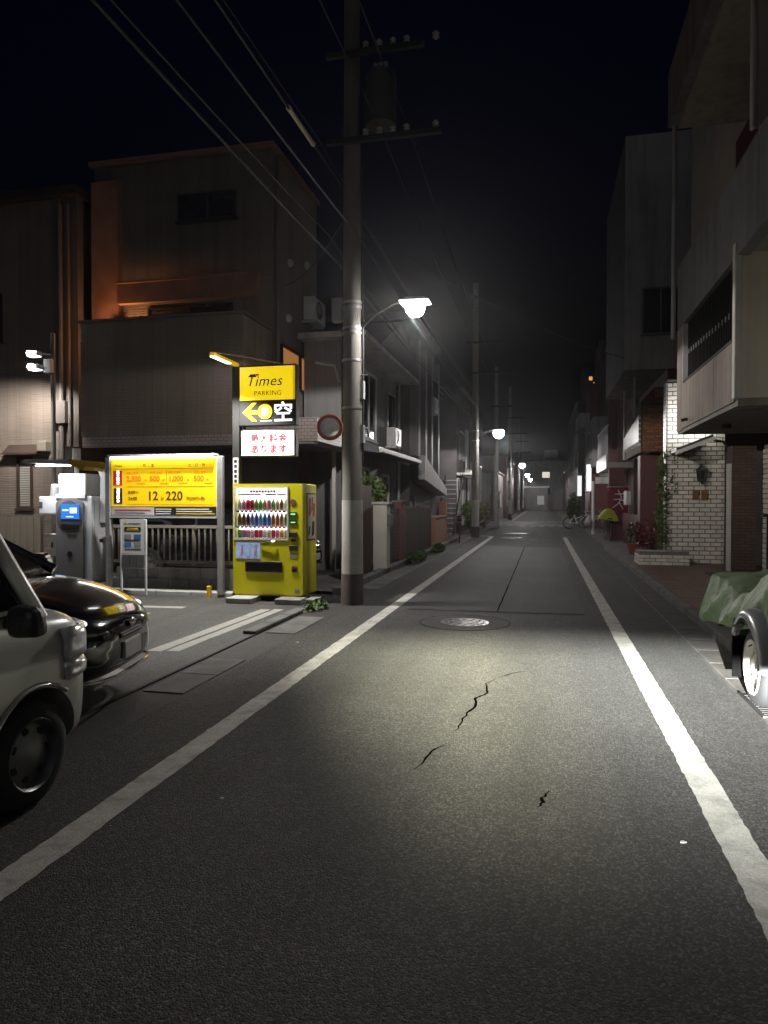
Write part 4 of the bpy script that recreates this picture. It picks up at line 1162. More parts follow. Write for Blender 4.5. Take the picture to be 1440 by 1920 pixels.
def lit_sign(x, y, z0, z1, label):
    t = thing("lit_sign", label, "sign", (x, y, z0))
    MB().box(-0.13, 0.13, -0.08, 0.08, 0, z1 - z0).build("casing", "window_frame", t, bev=0.01)
    MB().box(-0.11, 0.11, -0.1, -0.081, 0.04, z1 - z0 - 0.04).build("face", "sign_white", t)
    MB().box(0.13, 0.5, -0.02, 0.02, 0.2, 0.25).build("bracket", "dark_metal", t)
    MB().box(0.13, 0.5, -0.02, 0.02, z1 - z0 - .25, z1 - z0 - 0.2).build("bracket", "dark_metal", t)
lit_sign(2.12, 35.5, 1.95, 3.3, "white glowing vertical sign on the reddish building, nearer one")
lit_sign(1.95, 41.0, 1.75, 2.95, "white glowing vertical sign on the corner building, farther one")
wp = thing("white_post", "slim white post with hanging bag before the alcove", "post", (2.1, 32.0, 0.07))
MB().cyl((0, 0, 0), (0, 0, 2.3), 0.07, n=10).build("shaft", "white_dull", wp, smooth=40)
b = MB().lathe([(0.0, 0.0), (0.14, 0.05), (0.17, 0.2), (0.10, 0.36), (0.03, 0.42), (0, 0.43)], (-0.2, -0.05, 0.35), n=10); b.build("hanging_bag", "lilac_bag", wp, smooth=60)
bn = thing("red_banner", "dark red banner with white brush strokes hung before the alcove", "banner", (2.65, 27.2, 0.07))
vs, fs = [], []
for i in range(9):
    for j in range(7):
        x = -0.36 + 0.72 * i / 8; z = 0.95 + 1.0 * j / 6
        vs.append((x, 0.03 * math.sin(i * 1.2 + j * .3), z))
for i in range(8):
    for j in range(6): fs.append((i * 7 + j, (i + 1) * 7 + j, (i + 1) * 7 + j + 1, i * 7 + j + 1))
o = MB().add(vs, fs).build("cloth", "banner_red", bn, smooth=60); md = o.modifiers.new("t", 'SOLIDIFY'); md.thickness = 0.01
for pts in ([(0.0, 1.85), (0.12, 1.6), (0.05, 1.4), (0.18, 1.15)], [(-0.1, 1.7), (0.2, 1.72), (0.28, 1.6)], [(-0.15, 1.5), (0.05, 1.52), (0.25, 1.45)], [(-0.2, 1.2), (0.0, 1.35), (0.1, 1.5)]):
    MB().tube([(x, -0.055, z) for x, z in pts], 0.022, 5).build("brush_stroke", "ink_white", bn, smooth=60)
MB().cyl((-0.4, 0.02, 1.97), (0.4, 0.02, 1.97), 0.015, n=8).build("rod", "white_dull", bn)
MB().cyl((0.38, 0.02, 0.0), (0.38, 0.02, 2.05), 0.015, n=8).build("pole", "white_dull", bn)

# ---- bicycles
def bicycle(loc, rz, label, frame="white_dull", scale=1.0):
    t = thing("bicycle", label, "bicycle", loc, rz, group="parked bicycles")
    t.scale = (scale,) * 3
    for x in (-0.5, 0.52):
        w = MB().tube([(x + 0.31 * math.cos(a * math.pi / 12), 0, 0.33 + 0.31 * math.sin(a * math.pi / 12)) for a in range(24)], 0.018, 6, closed=True).build("wheel", "tyre", t, smooth=60)
        b = MB()
        for k in range(10):
            a = k * math.pi / 5; b.cyl((x, 0, 0.33), (x + 0.30 * math.cos(a), 0, 0.33 + 0.30 * math.sin(a)), 0.003, n=4)
        b.build("spokes", "galvanised", w)
        MB().tube([(x + 0.285 * math.cos(a * math.pi / 12), 0, 0.33 + 0.285 * math.sin(a * math.pi / 12)) for a in range(24)], 0.010, 5, closed=True).build("rim", "chrome", w, smooth=60)
    b = MB()
    for p, q in (((-0.5, 0, 0.33), (-0.08, 0, 0.30)), ((-0.08, 0, 0.30), (-0.22, 0, 0.78)), ((-0.5, 0, 0.33), (-0.2, 0, 0.72)), ((-0.08, 0, 0.30), (0.36, 0, 0.72)), ((-0.2, 0, 0.55), (0.36, 0, 0.72)), ((0.52, 0, 0.33), (0.33, 0, 0.95))):
        b.cyl(p, q, 0.02, n=7)
    b.build("frame", frame, t, smooth=40)
    MB().tube([(0.15, -0.26, 0.98), (0.33, -0.2, 1.02), (0.34, 0, 0.98), (0.33, 0.2, 1.02), (0.15, 0.26, 0.98)], 0.014, 6).build("handlebar", "chrome", t, smooth=40)
    MB().hexa([(-0.36, -.09, .79), (-0.08, -.03, .79), (-0.08, .03, .79), (-0.36, .09, .79), (-0.36, -.1, .84), (-0.08, -.03, .83), (-0.08, .03, .83), (-0.36, .1, .84)]).build("saddle", "black_rubber", t, bev=0.02)
    b = MB()
    for z in (0.72, 0.80, 0.88, 0.96):
        b.tube([(0.42, -.15, z), (0.72, -.15, z), (0.72, .15, z), (0.42, .15, z)], 0.006, 4, closed=True)
    for (x, y) in ((0.42, -.15), (0.57, -.15), (0.72, -.15), (0.72, 0), (0.72, .15), (0.57, .15), (0.42, .15)): b.cyl((x, y, 0.72), (x, y, 0.96), 0.005, n=4)
    b.build("basket", "galvanised", t)
    return t
bicycle((1.85, 39.8, 0.0), R(8), "pale bicycle parked crosswise below the lit signs")
bicycle((2.55, 38.6, 0.07), R(20), "cream bicycle beside the alcove wall", "plaster_cream")
bicycle((-3.0, 26.0, 0.01), R(96), "dark bicycle leaning by the stair house", "dark_metal")
cb = bicycle((2.30, 27.0, 0.07), R(95), "bicycle under the lime cloth before the red banner", "dark_metal")
lc = thing("lime_cloth", "lime yellow cover thrown over a bicycle before the red banner", "cover", (2.30, 27.0, 0.07))
vs, fs = [], []
for i in range(11):
    for j in range(9):
        x = -0.36 + 0.72 * i / 10; y = -0.35 + 0.7 * j / 8
        r = max(abs(x) / 0.36, abs(y) / 0.35)
        vs.append((x, y, 1.18 - 0.42 * r ** 2.2 + 0.04 * math.sin(6 * x + 9 * y) * r))
for i in range(10):
    for j in range(8): fs.append((i * 9 + j, (i + 1) * 9 + j, (i + 1) * 9 + j + 1, i * 9 + j + 1))
o = MB().add(vs, fs).build("cloth", "cloth_lime", lc, smooth=60); md = o.modifiers.new("t", 'SOLIDIFY'); md.thickness = 0.01
bush("shrub", "tall potted shrub by the white glowing signs", (1.75, 43.5, 1.1), 0.6, 420, 0.1, "leaf", (0.6, 0.8, 1.6))

# ================================================================== poles, lamps, wires
POLES = [(-2.78, -9.2), (-2.78, 10.22), (-2.76, 29.6), (-2.6, 40.3), (-2.6, 57.0), (-2.7, 80.0), (-2.7, 97)]
def utility_pole(i, x, y, label, detail):
    t = thing("utility_pole", label, "utility pole", (x, y, 0), group="utility poles along the lane")
    top = 10.5
    MB().cyl((0, 0, 1.55), (0, 0, top), 0.148, 0.105, n=24).build("shaft", "pole", t, smooth=40)
    MB().cyl((0, 0, 0.46), (0, 0, 1.55), 0.160, 0.156, n=24).build("wrap", "pole_wrap", t, smooth=40)
    MB().cyl((0, 0, -0.02), (0, 0, 0.46), 0.170, 0.166, n=24).build("foot", "pole_foot", t, smooth=40)
    for z in (4.0, 4.07, 4.38, 4.45, 3.6, 2.9) if detail else (4.0, 4.4):
        MB().cyl((0, 0, z), (0, 0, z + 0.035), 0.150, n=24).build("band", "steel_band", t, smooth=40)
    # crossarms with insulators, transformer
    for k, z in enumerate((6.75, 8.0)):
        a = MB().box(-0.35, 1.35 if k == 0 else 1.1, -0.19, -0.115, z, z + 0.075).build("crossarm", "dark_metal", t)
        if detail:
            for xx in (0.25, 0.45, 0.65, 0.85, 1.27):
                MB().lathe([(0.0, 0.0), (0.02, 0.0), (0.05, 0.03), (0.03, 0.05), (0.05, 0.08), (0.025, 0.11), (0.0, 0.12)], (xx, -0.15, z + 0.076), n=10).build("insulator", "porcelain", t, smooth=60)
    if detail:
        tr = MB().lathe([(0.0, 7.05), (0.22, 7.05), (0.235, 7.1), (0.235, 7.75), (0.22, 7.8), (0.06, 7.86), (0, 7.86)], (0.42, 0.05, 0), n=20).build("transformer", "transformer", t, smooth=40)
        for k in range(3): MB().lathe([(0.03, 0), (0.05, .04), (0.03, .08), (0.04, .12), (0.0, .16)], (0.34 + .08 * k, 0.05, 7.84), n=8).build("bushing", "porcelain", tr, smooth=60)
        MB().box(-0.3, -0.13, -0.08, 0.08, 4.2, 4.55).build("junction_box", "plaster_light", t, bev=0.02)
        MB().tube([(-0.55, -0.05, 3.62), (-0.25, -0.05, 3.56), (-0.18, -0.05, 3.3)], 0.03, 6).build("cable_bracket", "plaster_light", t, smooth=40)
        for z in (3.05, 2.4): MB().box(0.13, 0.185, -0.05, 0.05, z, z + 0.26).build("number_plate", "white_dull", t)
        for z in (2.62, 3.4): MB().cyl((0.1, -0.02, z), (0.24, -0.02, z), 0.012, n=6).build("step_bolt", "steel_band", t)
        for xx, yy in ((0.16, 0.02), (-0.155, 0.03)):
            MB().tube([(xx, yy, 2.1), (xx, yy, 4.0), (xx * .9, yy, 6.5)], 0.018, 6).build("riser_cable", "cable", t, smooth=40)
    # lamp arm and head over the lane
    MB().tube([(0.12, 0, 4.08), (0.35, 0, 4.28), (0.6, 0, 4.42), (0.82, 0, 4.46)], 0.020, 8).build("lamp_arm", "dark_metal", t, smooth=40)
    hd = MB().hexa([(0.72, -0.20, 4.42), (1.18, -0.18, 4.42), (1.18, 0.18, 4.42), (0.72, 0.20, 4.42),
                    (0.82, -0.07, 4.50), (1.09, -0.06, 4.49), (1.09, 0.06, 4.49), (0.82, 0.07, 4.50)]).build("lamp_head", "white_paint", t, bev=0.015)
    MB().lathe([(0.0, -0.20), (0.08, -0.185), (0.135, -0.12), (0.145, -0.04), (0.12, 0.0), (0.0, 0.0)] if i < 2 else [(0.0, -0.32), (0.13, -0.29), (0.21, -0.18), (0.22, -0.06), (0.17, 0.0), (0.0, 0.0)], (0.95, 0, 4.418), n=16).build("lens", "lamp_white" if i < 2 else "lamp_far", hd, smooth=60)
    return t
PL = ["concrete utility pole with street lamp behind the photographer",
      "tall concrete utility pole with pale wrap beside the yellow vending machine",
      "second utility pole down the lane, by the pale wall panels",
      "third utility pole down the lane, near the cross street",
      "fourth utility pole, first one past the cross street",
      "fifth utility pole far down the lane",
      "last and smallest utility pole at the end of the lane"]
PW = [66, 180, 200, 260, 150, 110, 110]
for i, (x, y) in enumerate(POLES):
    if i != 3: utility_pole(i, x, y, PL[i], i == 1)
    else:
        t = thing("utility_pole", PL[3], "utility pole", (x, y, 0), group="utility poles along the lane")
        MB().cyl((0, 0, 0), (0, 0, 9), 0.15, 0.1, n=18).build("shaft", "pole", t, smooth=40)
        MB().box(-0.3, 0.9, -0.19, -0.115, 6.75, 6.83).build("crossarm", "dark_metal", t)
        continue
    lo = lamp("street_lamp", 'SPOT', (x + 0.95, y, 4.19 if i < 2 else 4.07), PW[i], (1.0, 0.955, 0.92), (x + 0.95, y + 0.001, 0), 0.09, 179, 0.06)
    # road-lighting optic: throws more light along the lane than straight down
    lo.data.use_nodes = True
    ln_, ll_ = lo.data.node_tree.nodes, lo.data.node_tree.links
    em = ln_["Emission"]; g_ = ln_.new("ShaderNodeNewGeometry"); sp2 = ln_.new("ShaderNodeSeparateXYZ")
    ll_.new(g_.outputs["Incoming"], sp2.inputs[0])
    ab = ln_.new("ShaderNodeMath"); ab.operation = 'ABSOLUTE'; ll_.new(sp2.outputs[2], ab.inputs[0])
    iv_ = ln_.new("ShaderNodeMath"); iv_.operation = 'SUBTRACT'; iv_.inputs[0].default_value = 1.0; ll_.new(ab.outputs[0], iv_.inputs[1])
    pw_ = ln_.new("ShaderNodeMath"); pw_.operation = 'POWER'; pw_.inputs[1].default_value = 1.6; ll_.new(iv_.outputs[0], pw_.inputs[0])
    ma = ln_.new("ShaderNodeMath"); ma.operation = 'MULTIPLY_ADD'; ma.inputs[1].default_value = 11.0; ma.inputs[2].default_value = 0.55
    ay = ln_.new("ShaderNodeMath"); ay.operation = 'ABSOLUTE'; ll_.new(sp2.outputs[1], ay.inputs[0])
    py_ = ln_.new("ShaderNodeMath"); py_.operation = 'POWER'; py_.inputs[1].default_value = 1.5; ll_.new(ay.outputs[0], py_.inputs[0])
    mu = ln_.new("ShaderNodeMath"); mu.operation = 'MULTIPLY'; ll_.new(pw_.outputs[0], mu.inputs[0]); ll_.new(py_.outputs[0], mu.inputs[1])
    ll_.new(mu.outputs[0], ma.inputs[0]); ll_.new(ma.outputs[0], em.inputs["Strength"])

# round street mirror on the pole
mr_ = thing("street_mirror", "small round mirror with red rim clamped to the utility pole", "mirror", (-3.06, 10.0, 2.62))
MB().lathe([(0.0, -0.035), (0.08, -0.032), (0.13, -0.024), (0.17, -0.008), (0.172, 0.0)], (0, 0, 0), 'y', n=32).build("glass", "mirror_face", mr_, smooth=60)
MB().lathe([(0.165, -0.02), (0.185, -0.022), (0.195, -0.008), (0.195, 0.02), (0.0, 0.03)], (0, 0, 0), 'y', n=32).build("rim", "mirror_rim", mr_, smooth=40)
MB().tube([(0, 0.03, 0), (0.05, 0.14, -0.02), (0.16, 0.2, -0.02)], 0.014, 6).build("bracket", "steel_band", mr_, smooth=40)
mr_.rotation_euler = (R(6), 0, R(14))

# overhead wires
def wire(name, p, q, sag, r, label, n=18):
    pts = []
    for i in range(n + 1):
        t = i / n; v = Vector(p).lerp(Vector(q), t); v.z -= sag * 4 * t * (1 - t); pts.append(v)
    o = MB(p).tube(pts, r, 5).build(name, "cable", None, smooth=60)
    o.location = p
    return tag(o, label, "wire", "overhead wires")
WX = [(-0.45, 6.83, 0.25, 0.008, "thin power wire farthest from the lane on the crossarm"), (0.45, 6.95, 0.22, 0.008, "thin power wire on the second crossarm insulator"),
      (0.85, 6.95, 0.2, 0.008, "thin power wire nearest the lane on the lower crossarm"), (-0.2, 5.05, 0.15, 0.016, "thick telephone cable at lamp height"),
      (-0.15, 6.20, 0.15, 0.014, "thick cable carrying the yellowed guard tube"), (0.2, 5.3, 0.2, 0.012, "slack communication cable above the lamp arm"),
      (-0.32, 5.45, 0.3, 0.010, "slack cable on the house side of the poles")]
SP = ["over the lot", "past the near pole", "past the second pole"]
for k in range(3):
    (x0, y0), (x1, y1) = POLES[k], POLES[k + 1]
    for (dx, z, s, r, lb) in WX:
        wire("overhead_wire", (x0 + dx, y0 - 0.15, z), (x1 + dx, y1 - 0.15, z), s, r, lb + " " + SP[k])
gt = thing("guard_tube", "yellowed plastic guard tube on an overhead cable", "cable guard", (-2.93, 8.4, 6.155))
gt["group"] = "cable fittings"
MB().cyl((0, -0.45, -0.01), (0, 0.45, 0.01), 0.028, n=12).build("sleeve", "cable_cover", gt, smooth=40)
MB().cyl((0, -0.46, -0.01), (0, -0.43, -0.01), 0.034, n=12).build("end_ring", "cable_cover", gt, smooth=40)
MB().cyl((0, 0.43, 0.01), (0, 0.46, 0.01), 0.034, n=12).build("end_ring", "cable_cover", gt, smooth=40)
for j, (hx, hy, hz, l) in enumerate(((-4.4, 16.2, 5.0, "service drop to the eaved house"), (-5.3, 14.0, 6.0, "service drop to the balcony house"), (2.4, 21.5, 5.6, "service drop over the lane to the brick bay building"))):
    wire("service_wire", (-2.78, 10.2, 6.2 - 0.3 * j), (hx, hy, hz), 0.25, 0.008, "thin " + l)

# ================================================================== parking-lot furniture
# ---- big rate board
rb = thing("rate_board", "yellow parking rate board on two grey posts in front of the fence", "sign board", (-5.97, 10.35, 0.05))
ox, oy = -5.97, 10.35
X0, X1, ZB, ZT = -6.90, -5.03, 1.29, 2.22
for x in (-7.0, -5.02):
    wbox(rb, "post", "galvanised", x, x + 0.095, 10.33, 10.42, 0.05, 2.25, bev=0.015)
wbox(rb, "backing", "white_dull", X0, X1, 10.36, 10.41, ZB, ZT + 0.03)
face = wbox(rb, "face", "sign_yellow_soft", X0 + .01, X1 - .01, 10.345, 10.359, 1.45, ZT)
wbox(rb, "face_line", "ink_olive", X0 + .05, X1 - .05, 10.342, 10.3445, 2.055, 2.061)
wbox(rb, "face_line", "ink_olive", X0 + .30, X1 - .05, 10.342, 10.3445, 1.765, 1.771)
wbox(rb, "face_line", "ink_olive", X0 + .30, X1 - .05, 10.342, 10.3445, 1.478, 1.482)
wbox(rb, "face_line", "ink_olive", -5.90, -5.894, 10.342, 10.3445, 1.80, 2.03)
wbox(rb, "red_block", "ink_red_lit", X0 + .05, X0 + .21, 10.340, 10.3445, 1.79, 2.03)
wbox(rb, "black_block", "ink_black", X0 + .06, X0 + .21, 10.340, 10.3445, 1.49, 1.745)
for i, ch in enumerate("最大料金"): text(ch, 0.066, "led_white", rb, (X0 + .105 - ox, 10.338 - oy, 1.975 - i * 0.058 - 0.05), bold=0.001)
for i, ch in enumerate("通常料金"): text(ch, 0.068, "led_white", rb, (X0 + .105 - ox, 10.338 - oy, 1.69 - i * 0.060 - 0.05), bold=0.001)
text("Times", 0.06, "ink_olive", rb, (X0 + .06 - ox, 10.343 - oy, 2.09 - .05), shear=0.25)
text("月 - 金", 0.06, "ink_olive", rb, (-6.32 - ox, 10.343 - oy, 2.09 - .05), space=1.3)
text("土・日・祝", 0.06, "ink_olive", rb, (-5.52 - ox, 10.343 - oy, 2.09 - .05))
for (x, s) in ((-6.61, "2,300"), (-6.19, "500"), (-5.86, "1,000"), (-5.42, "500")):
    text(s, 0.118, "ink_orange", rb, (x - ox, 10.341 - oy, 1.86 - .05), bold=0.0025)
    text("円", 0.04, "ink_orange", rb, (x + (0.325 if len(s) > 3 else 0.22) - ox, 10.341 - oy, 1.86 - .05))
    text("8:00〜18:00" if x in (-6.61, -5.86) else "18:00〜8:00", 0.042, "ink_orange", rb, (x - ox, 10.341 - oy, 1.985 - .05))
    wbox(rb, "small_print", "ink_orange", x + 0.18, x + 0.33, 10.341, 10.3445, 1.815, 1.826)
text("8:00〜", 0.072, "ink_olive", rb, (-6.58 - ox, 10.341 - oy, 1.655 - .05), bold=0.001)
text("24:00", 0.072, "ink_olive", rb, (-6.58 - ox, 10.341 - oy, 1.555 - .05), bold=0.001)
text("12", 0.20, "ink_black", rb, (-6.24 - ox, 10.341 - oy, 1.555 - .05), bold=0.002)
text("分", 0.055, "ink_olive", rb, (-5.995 - ox, 10.341 - oy, 1.56 - .05))
text("220", 0.20, "ink_black", rb, (-5.91 - ox, 10.341 - oy, 1.555 - .05), bold=0.002)
text("円(200円+税)", 0.056, "ink_olive", rb, (-5.545 - ox, 10.341 - oy, 1.56 - .05))
wbox(rb, "notice_strip", "paper", X0 + .01, -6.12, 10.345, 10.359, 1.31, 1.435)
for k in range(2): wbox(rb, "small_print", "ink_red_lit" if k == 0 else "ink_grey", X0 + .08, -6.18 - .1 * k, 10.341, 10.3448, 1.385 - .045 * k, 1.40 - .045 * k)
wbox(rb, "notice_strip", "ink_black", -6.11, -5.80, 10.345, 10.359, 1.31, 1.435)
for k in range(3): wbox(rb, "small_print", "ink_white", -6.09, -5.83 + .01 * k, 10.341, 10.3448, 1.325 + .037 * k, 1.34 + .037 * k)
wbox(rb, "notice_strip", "ink_black", -5.78, X1 - .01, 10.345, 10.359, 1.31, 1.435)
for k in range(3): wbox(rb, "small_print", "yellow_flat" if k == 0 else "ink_white", -5.73, X1 - .03 - .05 * k, 10.341, 10.3448, 1.325 + .037 * k, 1.342 + .037 * k)
wbox(rb, "bottom_rail", "white_dull", X0 + .0, X1, 10.33, 10.43, 1.265, 1.289)
hood = wbox(rb, "lamp_hood", "white_paint", X0, X1, 10.24, 10.43, 2.255, 2.285, bev=0.006)
MB(rb.location).cyl((X0 + .04, 10.285, 2.235), (X1 - .04, 10.285, 2.235), 0.014, n=10).build("tube", "tube_white", hood, smooth=60)
# ---- small notice stand
ns = thing("notice_stand", "small white notice stand in front of the rate board", "notice stand", (-6.45, 10.28, 0.02))
for x in (-6.69, -6.25): wbox(ns, "leg", "white_dull", x, x + 0.035, 10.265, 10.295, 0.02, 1.24, bev=0.006)
wbox(ns, "panel", "paper", -6.654, -6.251, 10.268, 10.29, 0.70, 1.25)
wbox(ns, "rail", "white_dull", -6.654, -6.251, 10.266, 10.294, 0.44, 0.465)
wbox(ns, "rail", "white_dull", -6.654, -6.251, 10.266, 10.294, 0.67, 0.699)
for i in range(3): wbox(ns, "leaflet_pocket", "grey_panel_dark", -6.645 + i * 0.132, -6.525 + i * 0.132, 10.26, 10.285, 0.467, 0.665)
wbox(ns, "logo", "yellow_flat", -6.60, -6.56, 10.264, 10.2675, 1.165, 1.20)
wbox(ns, "small_print", "ink_grey", -6.53, -6.32, 10.264, 10.2675, 1.17, 1.185)
wbox(ns, "caption", "ink_black", -6.60, -6.31, 10.264, 10.2675, 1.05, 1.12)
for k in range(2): wbox(ns, "caption_print", "yellow_flat", -6.57 + .02 * k, -6.34 - .02 * k, 10.261, 10.2638, 1.065 + k * .025, 1.078 + k * .025)
for i in range(2):
    for j in range(2):
        wbox(ns, "picture", ("ink_blue" if (i + j) % 2 else "ink_grey"), -6.60 + i * 0.17, -6.48 + i * 0.17, 10.264, 10.2675, 0.93 - j * 0.13, 1.0 - j * 0.13)
    wbox(ns, "small_print", "ink_black", -6.60, -6.31, 10.264, 10.2675, 0.895 - i * 0.14, 0.908 - i * 0.14)

# ---- payment machine
pm = thing("payment_machine", "tall white parking payment machine with yellow-edged canopy and blue screen", "payment machine", (-8.1, 11.05, 0.02))
wbox(pm, "plinth", "concrete_light", -8.55, -7.5, 10.92, 11.7, 0.02, 0.10)
wbox(pm, "casing", "white_paint", -8.46, -7.72, 11.03, 11.6, 0.101, 1.62, bev=0.025)
wbox(pm, "side_door", "white_dull", -7.719, -7.705, 11.08, 11.52, 0.2, 1.55)
wbox(pm, "door_lock", "black_plastic", -7.704, -7.698, 11.2, 11.3, 0.80, 0.86)
MB(pm.location).prism([(-8.42, 0.15), (-7.88, 0.15), (-7.88, 1.48)] + [(-8.15 + 0.27 * math.cos(t * math.pi / 10), 1.48 + 0.11 * math.sin(t * math.pi / 10)) for t in range(1, 10)] + [(-8.42, 1.48)], 'y', 10.985, 11.029).build("front_panel", "grey_panel", pm)
MB(pm.location).prism([(-8.15 + 0.25 * math.cos(t * math.pi / 12), 1.22 + (0.33 if math.sin(t * math.pi / 12) > 0 else 0.2) * math.sin(t * math.pi / 12)) for t in range(24)], 'y', 10.975, 10.984).build("control_panel", "grey_panel_dark", pm)
scr = wbox(pm, "screen", "screen_blue", -8.30, -7.94, 10.962, 10.974, 1.22, 1.48)
wbox(pm, "screen_window", "screen_white", -8.12, -7.98, 10.957, 10.9615, 1.32, 1.42)
wbox(pm, "screen_window", "screen_white", -8.27, -8.15, 10.957, 10.9615, 1.36, 1.39)
wbox(pm, "screen_window", "screen_white", -8.2, -8.05, 10.957, 10.9615, 1.25, 1.27)
wbox(pm, "coin_slot", "black_plastic", -8.30, -7.96, 10.962, 10.974, 1.06, 1.13, bev=0.004)
wbox(pm, "ticket_slot", "black_plastic", -8.20, -8.02, 10.962, 10.974, 0.98, 1.0)
MB(pm.location).cyl((-8.14, 10.984, 0.60), (-8.14, 10.97, 0.60), 0.05, n=14).build("lock", "black_plastic", pm, smooth=30)
wbox(pm, "head", "white_paint", -8.42, -7.86, 11.05, 11.5, 1.621, 2.02, bev=0.03)
wbox(pm, "head_lip", "white_paint", -8.44, -7.84, 11.0, 11.049, 1.58, 1.66, bev=0.01)
# arm and canopy
MB(pm.location).prism([(-7.70, 1.15), (-7.60, 1.15), (-7.55, 1.75), (-7.54, 2.05), (-7.62, 2.12), (-8.1, 2.24), (-8.1, 2.18), (-7.72, 2.06), (-7.68, 1.95)], 'y', 11.2, 11.42).build("canopy_arm", "white_paint", pm, bev=0.01)
MB(pm.location).hexa([(-8.82, 10.62, 2.20), (-7.9, 10.62, 2.16), (-7.9, 11.6, 2.16), (-8.82, 11.6, 2.20),
                      (-8.80, 10.66, 2.26), (-7.9, 10.66, 2.245), (-7.9, 11.56, 2.245), (-8.80, 11.56, 2.26)]).build("canopy", "white_paint", pm, bev=0.015)
MB(pm.location).hexa([(-7.895, 10.63, 2.165), (-7.66, 10.66, 2.06), (-7.66, 11.58, 2.06), (-7.895, 11.6, 2.165),
                      (-7.895, 10.63, 2.25), (-7.60, 10.66, 2.12), (-7.60, 11.58, 2.12), (-7.895, 11.6, 2.25)]).build("canopy_edge", "yellow_flat", pm)
for i in range(3): wbox(pm, "downlight", "tube_white", -8.68 + i * 0.22, -8.55 + i * 0.22, 10.8, 10.98, 2.15, 2.162)
lamp("canopy_glow", 'AREA', (-8.3, 10.72, 2.12), 17, (0.94, 0.97, 1.0), (-8.25, 10.95, 0.5), size=(0.6, 0.2))
wbox(pm, "camera_box", "white_paint", -8.86, -8.47, 11.1, 11.4, 1.30, 1.62, bev=0.02)
MB(pm.location).cyl((-8.62, 11.2, 1.62), (-8.55, 11.15, 1.82), 0.07, n=12).build("speaker_horn", "white_dull", pm, smooth=40)
wbox(pm, "vent_grille", "grey_panel_dark", -8.84, -8.78, 11.09, 11.099, 1.42, 1.52)
ec = thing("electric_cabinet", "small pale electric cabinet on the ground behind the payment machine", "cabinet", (-8.85, 11.45, 0))
wbox(ec, "body", "white_dull", -9.05, -8.6, 11.62, 11.95, 0.50, 0.92, bev=0.015)
wbox(ec, "stand", "galvanised", -8.98, -8.68, 11.7, 11.85, 0.0, 0.499)
wbox(ec, "door_handle", "dark_metal", -9.0, -8.97, 11.605, 11.619, 0.66, 0.76)

# ---- tall parking sign
ts = thing("parking_sign", "tall post sign with lit yellow parking panel and arrow above the vending machine", "sign", (-4.745, 10.5, 0.0))
sx, sy = -4.745, 10.5
wbox(ts, "post", "dark_metal", -4.81, -4.69, 10.45, 10.56, 0.0, 3.66, bev=0.01)
wbox(ts, "post_label", "paper", -4.795, -4.705, 10.446, 10.4495, 1.7, 2.22)
for i in range(6): wbox(ts, "label_mark", "ink_black", -4.775, -4.727, 10.443, 10.4458, 1.75 + i * 0.078, 1.80 + i * 0.078)
wbox(ts, "sign_case", "black_plastic", -4.688, -3.74, 10.44, 10.60, 2.72, 3.665, bev=0.01)
wbox(ts, "yellow_panel", "sign_yellow", -4.665, -3.79, 10.425, 10.439, 3.115, 3.635)
wbox(ts, "panel_edge", "sign_yellow_soft", -3.789, -3.755, 10.425, 10.439, 3.115, 3.635)
text("Times", 0.235, "ink_black", ts, (-4.565 - sx, 10.422 - sy, 3.335), shear=0.28, space=1.05, extrude=0.0015)
text("PARKING", 0.108, "ink_olive", ts, (-4.43 - sx, 10.422 - sy, 3.185), space=1.03, extrude=0.0015)
MB(ts.location).hexa([(-4.50, 10.420, 3.495), (-4.40, 10.420, 3.495), (-4.40, 10.424, 3.495), (-4.50, 10.424, 3.495),
                      (-4.49, 10.420, 3.52), (-4.395, 10.420, 3.52), (-4.395, 10.424, 3.52), (-4.49, 10.424, 3.52)]).build("logo_bar", "ink_black", ts)
MB(ts.location).hexa([(-4.395, 10.420, 3.495), (-4.345, 10.420, 3.495), (-4.345, 10.424, 3.495), (-4.395, 10.424, 3.495),
                      (-4.39, 10.420, 3.525), (-4.34, 10.420, 3.525), (-4.34, 10.424, 3.525), (-4.39, 10.424, 3.525)]).build("logo_bar", "ink_red_lit", ts)
# arrow panel
for pts in ([(-4.62, 2.925), (-4.46, 3.075), (-4.39, 3.075), (-4.54, 2.925)], [(-4.62, 2.925), (-4.54, 2.925), (-4.39, 2.785), (-4.46, 2.785)], [(-4.53, 2.955), (-4.36, 2.955), (-4.36, 2.90), (-4.53, 2.90)]):
    MB(ts.location).prism(pts, 'y', 10.432, 10.4395).build("arrow", "sign_yellow", ts)
MB(ts.location).lathe([(0.0, -0.008), (0.118, -0.008), (0.118, 0.0)], (-4.245, 10.4325, 2.935), 'y', n=28).build("badge", "sign_yellow", ts)
wbox(ts, "badge_card", "sign_white", -4.295, -4.195, 10.420, 10.4235, 2.87, 3.0)
wbox(ts, "badge_dot", "yellow_flat", -4.26, -4.23, 10.417, 10.4195, 2.92, 2.95)
wbox(ts, "small_print", "led_white", -4.33, -4.14, 10.434, 10.4395, 2.785, 2.80)
text("空", 0.33, "led_white", ts, (-4.115 - sx, 10.436 - sy, 2.80), bold=0.005)
# white light box
wbox(ts, "light_box", "dark_metal", -4.66, -3.75, 10.44, 10.58, 2.23, 2.655, bev=0.01)
wbox(ts, "light_face", "sign_white", -4.64, -3.77, 10.425, 10.4385, 2.25, 2.635)
for r, s in enumerate(("最大料金", "あります")):
    for i, ch in enumerate(s): text(ch, 0.145, "ink_red_lit", ts, (-4.49 + i * 0.155 - sx, 10.421 - sy, 2.465 - r * 0.165), extrude=0.0015, bold=0.0035)
for z in (2.4, 2.9, 3.3): wbox(ts, "clamp", "steel_band", -4.70, -4.665, 10.561, 10.60, z, z + 0.05)
